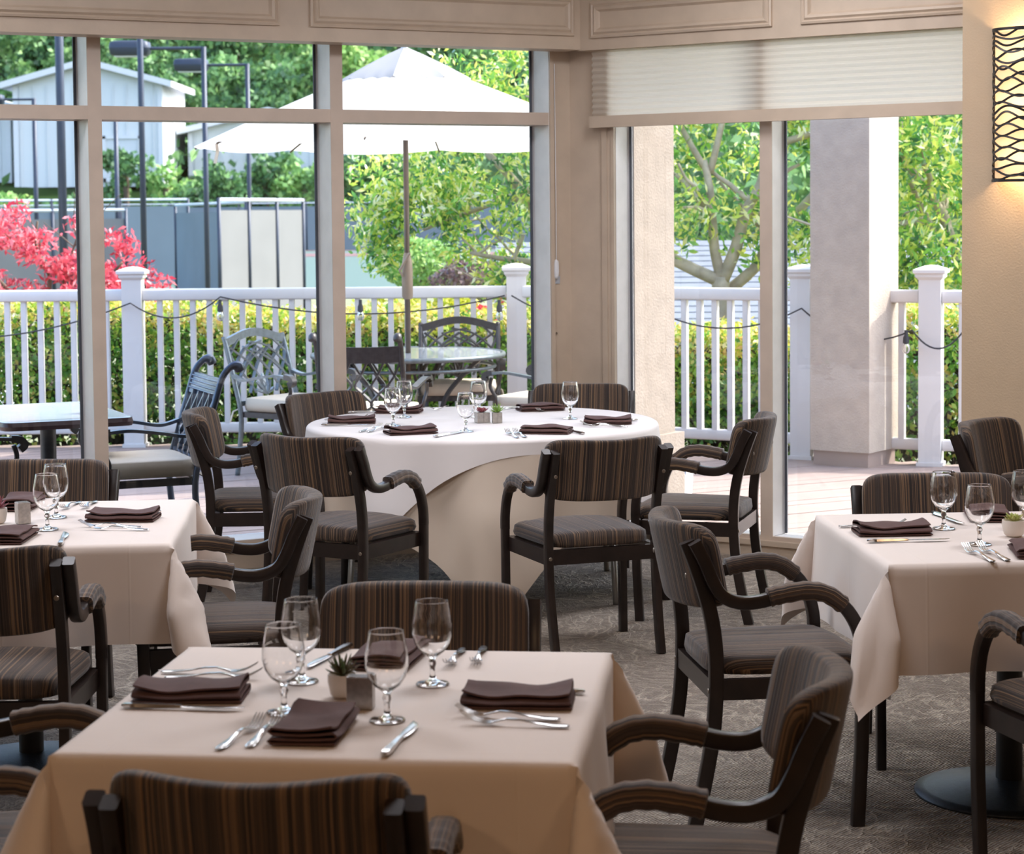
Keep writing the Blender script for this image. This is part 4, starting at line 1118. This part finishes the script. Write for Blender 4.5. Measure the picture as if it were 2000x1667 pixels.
# ------------------------------------------------------------------ planting
def leaves(mb, pts, size, rr, aspect=.45, up=None):
    for p in pts:
        s = size*rr.uniform(.65, 1.25)
        d = V_((rr.gauss(0, 1), rr.gauss(0, 1), rr.gauss(0, .7)))
        if up: d.z += up
        d.normalize(); a = d.orthogonal(); a.rotate(Matrix.Rotation(rr.uniform(0, 6.28), 3, d)); a.normalize(); b = d.cross(a)
        p = V_(p)
        mb.add([p-a*s*.5, p-b*s*aspect*.5+a*s*.05, p+a*s*.5, p+b*s*aspect*.5+a*s*.05], [(0, 1, 2, 3)])
def hedge(name, pts, depth, z0, z1, lb, n, size, seed, top=True):
    rr = random.Random(seed); r = empty(name, (*pts[0], z0), 0, lb, 'hedge', 'clipped hedges'); o_ = V_(r.location)
    P = [V_(p) for p in pts]; seg = [(P[i+1]-P[i]) for i in range(len(P)-1)]; tot = sum(s.length for s in seg)
    def samp():
        t = rr.uniform(0, tot)
        for i, s in enumerate(seg):
            if t <= s.length or i == len(seg)-1: return P[i]+s*(t/s.length), V_((-s.y, s.x))/s.length
            t -= s.length
    L1, L2 = [], []
    for k in range(n):
        p, nn = samp(); dp = rr.uniform(-.5, .5)
        zz = rr.random()**.7
        if rr.random() < .55: dp = (-.5 if nn.y > 0 else .5)*rr.uniform(.75, 1.15)
        z = z0+(z1-z0)*(zz if zz < 1 else 1)+.03*sin(p.x*5)+rr.gauss(0, .02)
        if zz < .30 and rr.random() < .5: continue
        (L2 if (z > z1-.17 and rr.random() < .8) else L1).append(V_((p.x+nn.x*dp*depth, p.y+nn.y*dp*depth, z))-o_)
    for k in range(n//6):
        p, nn = samp(); dp = rr.uniform(-.5, .5); L2.append(V_((p.x+nn.x*dp*depth, p.y+nn.y*dp*depth, z1+rr.gauss(.0, .03)+.03*sin(p.x*5)))-o_)
    m = MB(); leaves(m, L1, size, rr, .55); tag(m.build('foliage', LF['hedge'], r), kind='stuff')
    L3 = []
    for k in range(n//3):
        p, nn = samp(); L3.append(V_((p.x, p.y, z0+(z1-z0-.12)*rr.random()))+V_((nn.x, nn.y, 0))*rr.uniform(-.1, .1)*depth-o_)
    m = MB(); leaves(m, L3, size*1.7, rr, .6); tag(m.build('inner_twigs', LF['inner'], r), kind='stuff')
    m = MB(); leaves(m, L2, size, rr, .5, 1.0); tag(m.build('new_growth', LF['hedgetop'], r), kind='stuff')
    for k in range(int(tot*4)):
        p, nn = samp(); m = MB(); x, y = p.x, p.y
        q = [V_((x, y, z0))-o_, V_((x+rr.uniform(-.08, .08), y, z0+(z1-z0)*.3))-o_, V_((x+rr.uniform(-.25, .25), y+rr.uniform(-.1, .1), z0+(z1-z0)*.75))-o_]
        m.tube(crv(q, 3), [.018-.002*i for i in range(7)], 5); m.build('stem', MT['bark2'], r)
        for j in range(2):
            q2 = [q[1], q[1]+V_((rr.uniform(-.3, .3), rr.uniform(-.1, .1), .3))]
            m = MB(); m.tube(q2, [.009, .004], 4); m.build('stem', MT['bark2'], r)
    return r
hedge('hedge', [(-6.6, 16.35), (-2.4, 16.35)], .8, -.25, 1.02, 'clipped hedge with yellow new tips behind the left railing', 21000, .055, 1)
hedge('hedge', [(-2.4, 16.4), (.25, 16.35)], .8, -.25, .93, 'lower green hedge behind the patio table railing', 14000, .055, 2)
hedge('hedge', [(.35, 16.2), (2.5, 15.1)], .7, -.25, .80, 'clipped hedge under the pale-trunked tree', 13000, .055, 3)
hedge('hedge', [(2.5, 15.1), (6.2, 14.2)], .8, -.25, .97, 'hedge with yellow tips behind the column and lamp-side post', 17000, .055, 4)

def limb(mb, a, b, r0, r1, rr, wob=.06):
    a, b = V_(a), V_(b); L = (b-a).length
    P = [a]+[a.lerp(b, k/4)+V_((rr.gauss(0, wob*L*.4), rr.gauss(0, wob*L*.4), rr.gauss(0, wob*L*.3))) for k in (1, 2, 3)]+[b]
    P = crv(P, 3); mb.tube(P, [r0+(r1-r0)*k/(len(P)-1) for k in range(len(P))], 8); return P
def broad_tree(name, base, limbs, clumps, lb, leafm, size, nper, seed, bark, gr, thin=True, cr=.35):
    rr = random.Random(seed); r = empty(name, base, 0, lb, 'tree', gr); o_ = V_(base)
    m = MB(); P = limb(m, (0, 0, -.05), V_(limbs[0][0])-o_, limbs[0][1], limbs[0][2], rr, .03); m.build('trunk', bark, r, True)
    for a, b, r0, r1 in limbs[1]:
        m = MB(); P = limb(m, V_(a)-o_, V_(b)-o_, r0, r1, rr); br = m.build('branch', bark, r, True)
        for k in range(3):
            q = P[rr.randrange(len(P)//2, len(P))]; m2 = MB(); limb(m2, q, q+V_((rr.uniform(-.5, .5), rr.uniform(-.4, .4), rr.uniform(0, .5))), r1*.9, r1*.35, rr); m2.build('twig', bark, br, True)
    m = MB()
    for c in clumps:
        c = V_(c); k = nper
        pts = []
        for _ in range(k):
            d = V_((rr.gauss(0, 1), rr.gauss(0, 1), rr.gauss(0, 1))).normalized()*cr*rr.random()**.45
            pts.append(c-o_+V_((d.x, d.y, d.z*.75)))
        leaves(m, pts, size, rr, .34)
    tag(m.build('foliage', leafm, r), kind='stuff'); return r
rr = random.Random(21)
def cloud(n, x0, x1, y0, y1, z0, z1, rej=None):
    o = []
    while len(o) < n:
        p = (rr.uniform(x0, x1), rr.uniform(y0, y1), rr.uniform(z0, z1))
        if rej and rej(p): continue
        o.append(p)
    return o
# tree behind the right railing
T = (1.74, 17.4)
broad_tree('gum_tree', (T[0], T[1], -.25), [((T[0]-.02, T[1], 1.15), .085, .075), [
    ((T[0], T[1], 1.1), (T[0]-1.3, T[1]-.1, 1.75), .055, .03), ((T[0], T[1], 1.1), (T[0]-.15, T[1], 2.1), .05, .03),
    ((T[0], T[1], 1.12), (T[0]+.35, T[1]-.1, 2.2), .06, .035), ((T[0]+.02, T[1]+.1, 1.0), (T[0]+.9, T[1]+.2, 1.95), .05, .03),
    ((T[0]-.15, T[1], 2.05), (T[0]-.5, T[1], 2.7), .03, .018), ((T[0]+.3, T[1]-.1, 2.15), (T[0]+1.0, T[1]-.1, 2.45), .035, .02),
    ((T[0]-.1, T[1], 2.0), (T[0]+.15, T[1], 2.9), .03, .02)]],
    cloud(60, T[0]-1.2, T[0]+.95, T[1]-.5, T[1]+.9, 1.62, 3.5, lambda p: (p[2] < 1.9 and rr.random() < .35)) + [(T[0]+.28, T[1]-.1, 1.45), (T[0]+.42, T[1], 1.28), (T[0]-.4, T[1], 1.55), (T[0]-.55, T[1], 1.42)],
    'broad-leaved tree with pale forked trunks behind the right railing', LF['tree'], .095, 150, 11, MT['bark'], 'broad-leaved trees', cr=.34)
broad_tree('gum_tree', (3.9, 17.0, -.25), [((3.8, 17.0, 1.0), .09, .07), [((3.8, 17.0, .95), (3.2, 16.9, 2.0), .05, .03), ((3.8, 17.0, .95), (4.3, 17.0, 2.3), .05, .03), ((3.3, 16.9, 1.6), (2.6, 16.8, 1.5), .03, .02), ((3.4, 17, 1.5), (3.0, 17, 2.8), .03, .02)]],
    cloud(95, 2.35, 4.6, 16.5, 17.9, 1.35, 3.6) + cloud(16, 2.5, 4.2, 16.4, 17.2, .95, 1.4),
    'dense broad-leaved tree between the stucco column and the lamp wall', LF['tree'], .09, 165, 12, MT['bark'], 'broad-leaved trees', cr=.33)
broad_tree('gum_tree', (.75, 18.3, -.3), [((.72, 18.3, 1.2), .08, .07), [((.7, 18.3, 1.15), (-.35, 18.1, 1.35), .04, .015), ((.7, 18.3, 1.2), (-.2, 18.2, 2.2), .05, .03), ((.7, 18.3, 1.2), (.6, 18.2, 2.6), .05, .03), ((.2, 18.2, 1.9), (-.75, 18.1, 1.55), .028, .012), ((.1, 18.1, 1.5), (-.1, 18.1, 1.0), .02, .01)]],
    cloud(50, -.55, 1.1, 17.8, 18.8, 1.15, 3.2, lambda p: p[0] < -.1 and p[2] < 1.5 and rr.random() < .4) + cloud(26, -1.35, -.3, 17.9, 18.6, 1.55, 2.35) + cloud(6, -1.3, -.9, 18, 18.4, 1.25, 1.55) + cloud(6, -.4, .2, 17.9, 18.4, .95, 1.2),
    'broad-leaved tree reaching in behind the umbrella pole', LF['tree'], .085, 130, 13, MT['bark'], 'broad-leaved trees', cr=.24)
# red maple
mp = cloud(30, -5.6, -3.9, 19.6, 20.8, .75, 1.35) + cloud(14, -5.6, -4.5, 19.7, 20.6, 1.3, 1.66) + cloud(12, -4.0, -3.35, 19.8, 20.5, .75, 1.2) + [(-4.68, 20, 1.74), (-4.08, 20, 1.62), (-3.72, 20, 1.48), (-3.62, 20, 1.38)]
broad_tree('japanese_maple', (-4.4, 20.1, -.3), [((-4.4, 20.1, .6), .06, .05), [((-4.4, 20.1, .55), (-5.2, 20.1, 1.4), .03, .012), ((-4.4, 20.1, .55), (-3.7, 20.1, 1.25), .03, .012), ((-4.4, 20.1, .6), (-4.5, 20.1, 1.65), .03, .01), ((-4.4, 20.1, .6), (-4.1, 20.1, 1.55), .02, .008)]],
    mp, 'red-leaved maple glowing behind the left railing', LF['maple'], .085, 80, 14, MT['bark2'], 'ornamental shrubs', cr=.17)
def shrub(x, y, z, rx, rz, lb, lm, n, size, seed, gr='ornamental shrubs', nm='garden_shrub'):
    rr_ = random.Random(seed); r = empty(nm, (x, y, z-rz*1.1), 0, lb, 'shrub', gr)
    m = MB(); pts = []
    for _ in range(n):
        d = V_((rr_.gauss(0, 1), rr_.gauss(0, 1), rr_.gauss(0, 1))).normalized()*rr_.random()**.25; k = 1+.10*sin(d.x*5+d.z*4)
        pts.append(V_((d.x*rx*k, d.y*rx*k, rz*1.1+d.z*rz*k)))
    leaves(m, pts, size, rr_, .6, .3); tag(m.build('foliage', lm, r), kind='stuff')
    m = MB(); m.tube([(0, 0, -.4), (0, 0, rz)], .04, 6); m.build('stem', MT['bark2'], r); return r
shrub(-1.0, 24, 1.12, .50, .30, 'rounded yellow-green shrub below the umbrella pole tree', LF['far2'], 2600, .07, 31)
shrub(-.45, 23, .95, .42, .26, 'purplish bush beside the rounded yellow-green shrub', LF['purple'], 1600, .07, 32)
shrub(-.55, 20.5, .62, .32, .30, 'bright yellow shrub seen through the railing pickets', LF['yellow'], 1800, .07, 33)
shrub(-1.15, 21.5, .66, .36, .26, 'bright yellow shrub left of the umbrella pole, through the pickets', LF['yellow'], 1800, .07, 34)
shrub(-.28, 19.2, .72, .16, .14, 'red flowering bush seen between the pickets', LF['red'], 350, .06, 35)
shrub(-.02, 19.0, .92, .10, .08, 'small red blossom cluster beside the right patio post', LF['red'], 160, .05, 36)

# ------------------------------------------------------------------ neighbouring roof
nr = empty('neighbouring_roof', (3.0, 23, .2), 0, 'blue-grey shingled roof with white gutter behind the tree trunk', 'roof')
for k in range(16):
    m = MB(); y0 = 0+k*.26; z0 = .18+k*.058
    m.hexa([V_((-3.2, y0, z0-.03)), V_((5, y0, z0-.03)), V_((5, y0+.30, z0+.02)), V_((-3.2, y0+.30, z0+.02)), V_((-3.2, y0, z0)), V_((5, y0, z0)), V_((5, y0+.30, z0+.055)), V_((-3.2, y0+.30, z0+.055))])
    m.build('shingle_course', MT['shingle'], nr)
m = MB(); m.box(.9, -.05, .15, 8.2, .10, .10); m.build('gutter', MT['whitetrim'], nr)
m = MB(); m.box(.9, 1.9, -.6, 8.0, 3.6, 1.3); m.build('wall', MT['barn'], nr)
shrub(4.0, 33, 1.6, 3.2, 1.3, 'dark bushy growth beyond the shingled roof', LF['far'], 3500, .22, 37, 'far bushes')
shrub(8.5, 31, 2.2, 3.2, 2.6, 'tall dark bush beyond the dense tree at right', LF['far'], 4500, .22, 38, 'far bushes')
shrub(3.4, 36, 3.2, 4.0, 2.6, 'high dark tree mass above the shingled roof', LF['far'], 5000, .25, 39, 'far bushes')

# ------------------------------------------------------------------ light poles
def light_pole(x, y, h, arm, lb, rad=.055):
    z0 = gz(x, y); r = empty('light_pole', (x, y, z0), 0, lb, 'light pole', 'court light poles')
    m = MB(); m.tube([(0, 0, 0), (0, 0, h-z0)], rad, 12); m.build('pole', MT['pole'], r, True)
    if arm:
        m = MB(); m.tube([(0, 0, h-z0-.03), (-arm, 0, h-z0-.03)], .035, 8); m.build('arm', MT['pole'], r)
        m = MB(); m.pad(.42, .25, .17, 10, 6, lambda a, b, c: (-arm-.42+a, b, h-z0-.02+c*(.9 if c > 0 else 1))); m.build('lamp_head', MT['pole'], r, True)
        m = MB(); m.box(-arm-.42, 0, h-z0-.19, .6, .34, .02); m.build('lens', MT['rail'], r)
light_pole(-7.2, 34, 7.5, 0, 'thick blue-black light pole through the leftmost pane', .07)
light_pole(-6.6, 38, 7.5, 0, 'dark light pole right of the first mullion')
light_pole(-6.33, 44, 5.17, 1.10, 'dark light pole with long arm and the higher lamp head')
light_pole(-6.42, 52, 5.38, .95, 'dark light pole with arm and the lower lamp head')
light_pole(-14.35, 64, 5.25, .9, 'thin dark pole farthest left in front of the barn, lamp head at frame edge', .07)
light_pole(-11.9, 64, 4.7, 0, 'thin dark pole in front of the barn door', .07)

# ------------------------------------------------------------------ court fences
def fence(a, b, z1, n, lb, scr, z0=None, railm='rail'):
    a, b = V_(a), V_(b); d = b-a; L = d.length
    zb = gz(a.x, a.y) if z0 is None else z0
    r = empty('court_fence', (a.x, a.y, zb), atan2(d.y, d.x), lb, 'fence', 'tennis court fences'); h = z1-zb
    for k in range(n+1):
        m = MB(); m.tube([(L*k/n, 0, 0), (L*k/n, 0, h+.05)], .05, 8); m.build('fence_post', MT['pole'], r, True)
    m = MB(); m.tube([(0, 0, h), (L, 0, h)], .045, 8); m.build('top_rail', MT[railm], r)
    for k in range(n):
        m = MB(); m.box(L*(k+.5)/n, .02, h/2-.12, L/n-.08, .02, h-.26); m.build('windscreen', MT[scr], r)
    return r
fence((-17, 59), (-11.1, 61), 1.86, 3, 'pale mesh court fence at far left behind the maple', 'screen_pale')
fence((-11.1, 70), (-7.0, 56), 2.02, 2, 'dark screened court fence behind the long light poles', 'screen_dark')
fence((-6.9, 50), (-5.4, 55), 2.05, 3, 'short pale court gate panels behind the second light pole', 'screen_pale')
fence((-40, 156), (30, 154), 2.5, 14, 'long dark windscreened fence across the far end of the court', 'screen_dark')
fence((-20, 80), (-12.5, 82), 2.3, 3, 'grey mesh court fence behind the pale one at far left', 'screen_dark')

# ------------------------------------------------------------------ barns
def barn(x, y, z, w_, h, rise, d, lb, door=True):
    r = empty('barn', (x, y, z), 0, lb, 'building', 'pale barns on the hill')
    m = MB(); m.add([(-w_, 0, 0), (w_, 0, 0), (w_, 0, h), (0, 0, h+rise), (-w_, 0, h), (-w_, d, 0), (w_, d, 0), (w_, d, h), (0, d, h+rise), (-w_, d, h)],
        [(0, 1, 2, 3, 4), (9, 8, 7, 6, 5), (0, 5, 6, 1), (1, 6, 7, 2), (0, 4, 9, 5)]); m.build('wall', MT['barn'], r)
    for sx in (-1, 1):
        m = MB(); k = rise/w_; e = .9
        m.hexa([V_((0, -e, h+rise)), V_((sx*(w_+e), -e, h-e*k)), V_((sx*(w_+e), d, h-e*k)), V_((0, d, h+rise)), V_((0, -e, h+rise+.5)), V_((sx*(w_+e), -e, h-e*k+.5)), V_((sx*(w_+e), d, h-e*k+.5)), V_((0, d, h+rise+.5))] if sx > 0 else
               [V_((sx*(w_+e), -e, h-e*k)), V_((0, -e, h+rise)), V_((0, d, h+rise)), V_((sx*(w_+e), d, h-e*k)), V_((sx*(w_+e), -e, h-e*k+.5)), V_((0, -e, h+rise+.5)), V_((0, d, h+rise+.5)), V_((sx*(w_+e), d, h-e*k+.5))])
        m.build('roof', MT['whitetrim'], r)
        m = MB(); m.box(sx*(w_-.2), -.06, h/2, .4, .12, h); m.build('corner_board', MT['whitetrim'], r)
    for k in range(int(w_*2/1.1)):
        m = MB(); m.box(-w_+.6+k*1.1, -.04, h/2, .09, .08, h); m.build('batten', MT['barn'], r)
    if door:
        dr = MB(); dr.box(w_*.45, -.1, 2.3, 3.0, .1, 3.6); o = dr.build('door', MT['barntrim'], r)
        q = MB(); q.box(w_*.45, -.2, .55, 3.2, .12, .3); q.box(w_*.45, -.2, 4.1, 3.2, .12, .3); q.box(w_*.45-1.5, -.2, 2.3, .3, .12, 3.8); q.box(w_*.45+1.5, -.2, 2.3, .3, .12, 3.8); q.build('door_frame', MT['whitetrim'], o)
        q = MB(); q.box(0, -.1, h+rise*.45, .9, .1, .9); q.build('loft_window', MT['whitetrim'], r)
barn(-35.0, 176, 4.1, 6.2, 8.4, 1.7, 12, 'tall pale barn gable seen through the left panes')
barn(-46.5, 178, 4.1, 4.6, 6.6, 1.2, 12, 'low pale barn wing at the left frame edge', False)
barn(-20.8, 183, 4.6, 7.0, 4.2, 1.6, 12, 'low pale barn wing beyond the light poles', False)

# ------------------------------------------------------------------ wooded hillside
def far_tree(x, y, h, w_, lb, lm, n, seed, z=None):
    rr_ = random.Random(seed); z0 = gz(x, y)-.3 if z is None else z
    r = empty('hillside_tree', (x, y, z0), 0, lb, 'tree', 'trees on the far hillside')
    m = MB(); m.tube([(0, 0, 0), (0, 0, h*.6)], .25, 6); m.build('trunk', MT['bark2'], r)
    m = MB(); cl = [V_((rr_.uniform(-1, 1)*w_*.7, rr_.uniform(-.7, .4)*w_*.6, h*rr_.uniform(.22, .9))) for _ in range(11)]
    pts = []
    for k in range(n):
        c = rr_.choice(cl); d = V_((rr_.gauss(0, 1), rr_.gauss(0, 1), rr_.gauss(0, 1))).normalized()*w_*.42*rr_.random()**.35
        pts.append(c+V_((d.x, d.y, d.z*.8)))
    leaves(m, pts, .62*min(1.2, w_/4+.3), rr_, .65, .3); tag(m.build('crown', lm, r), kind='stuff')
ht = random.Random(5)
kinds = [('dark green', LF['far']), ('mid green', LF['far']), ('light green', LF['far2'])]
rows = [(201, -53, 21, 9, 9, 11, 'on the lower slope above the barns'), (213, -60, 22, 9, 10, 13, 'a little way up the hill'), (230, -57, 34, 9, 12, 15, 'halfway up the hill'), (250, -66, 36, 10, 15, 18, 'along the hill crest')]
ORD = ['first', 'second', 'third', 'fourth', 'fifth', 'sixth', 'seventh', 'eighth', 'ninth', 'tenth', 'eleventh', 'twelfth', 'thirteenth', 'fourteenth', 'fifteenth']
nt_ = 0
for y, x0, x1, n, h0, h1, ws in rows:
    for k in range(n):
        x = x0+(x1-x0)*(k+.5)/n+ht.uniform(-.6, .6); kn, lm = kinds[ht.choice((0, 1, 1, 2))]
        far_tree(x, y+ht.uniform(-2, 2), ht.uniform(h0, h1), ht.uniform(4.3, 4.9), '%s leafy tree %s, %s from the left' % (kn, ws, ORD[k]), lm, 2600, 100+nt_); nt_ += 1
for k, (x, y, h, w_, ki) in enumerate([(-34.5, 163, 3.4, 2.5, 1), (-30.5, 168, 6.2, 2.5, 0), (-27.0, 166, 5.2, 2.5, 2), (-24.0, 165, 5.0, 2.5, 1), (-22.0, 166, 5.6, 2.5, 0), (-19.3, 167, 5.6, 2.5, 0), (-16.2, 166, 5.2, 2.5, 2), (-13.2, 167, 5.8, 2.5, 1), (-10.2, 168, 5.4, 2.5, 0), (-6.5, 166, 5.8, 2.5, 1), (-3, 166, 5.4, 2.5, 0), (1, 166, 5, 2.5, 1), (-38.5, 164, 3.0, 2.5, 2)]):
    far_tree(x, y, h, w_, ('%s bush %s' % (kinds[ki][0], ['below the tall barn', 'against the barn door side', 'at the barn corner', 'before the low barn wing', 'between the light poles', 'above the court fence', 'under the umbrella edge', 'left of the second mullion', 'behind the second mullion', 'right of the second mullion', 'behind the umbrella pole', 'behind the umbrella tree', 'at the left frame edge'][k])), kinds[ki][1], 900, 300+k, gz(x, y)-.8)
ug = random.Random(77); m = MB(); pts = []
for _ in range(15000):
    y = 176+ug.random()**.8*95; x = ug.uniform(-66, 34); pts.append((x, y, gz(x, y)+ug.uniform(0, 3.2)))
leaves(m, pts, 1.15, ug, .65, .4); o = m.build('undergrowth', LF['far'])
tag(o, 'dense green undergrowth covering the far hillside', 'undergrowth', kind='stuff')
# porch roof over the near deck, above the frame
m = MB()
P = []
for z in (3.0, 3.12):
    for t, o in ((-.6, .2), (4.5, .2), (4.5, -1.5), (-.6, -1.5)): P.append(wp(2, t, o, z))
m.hexa(P); S(m.build('roof', MT['barntrim']))
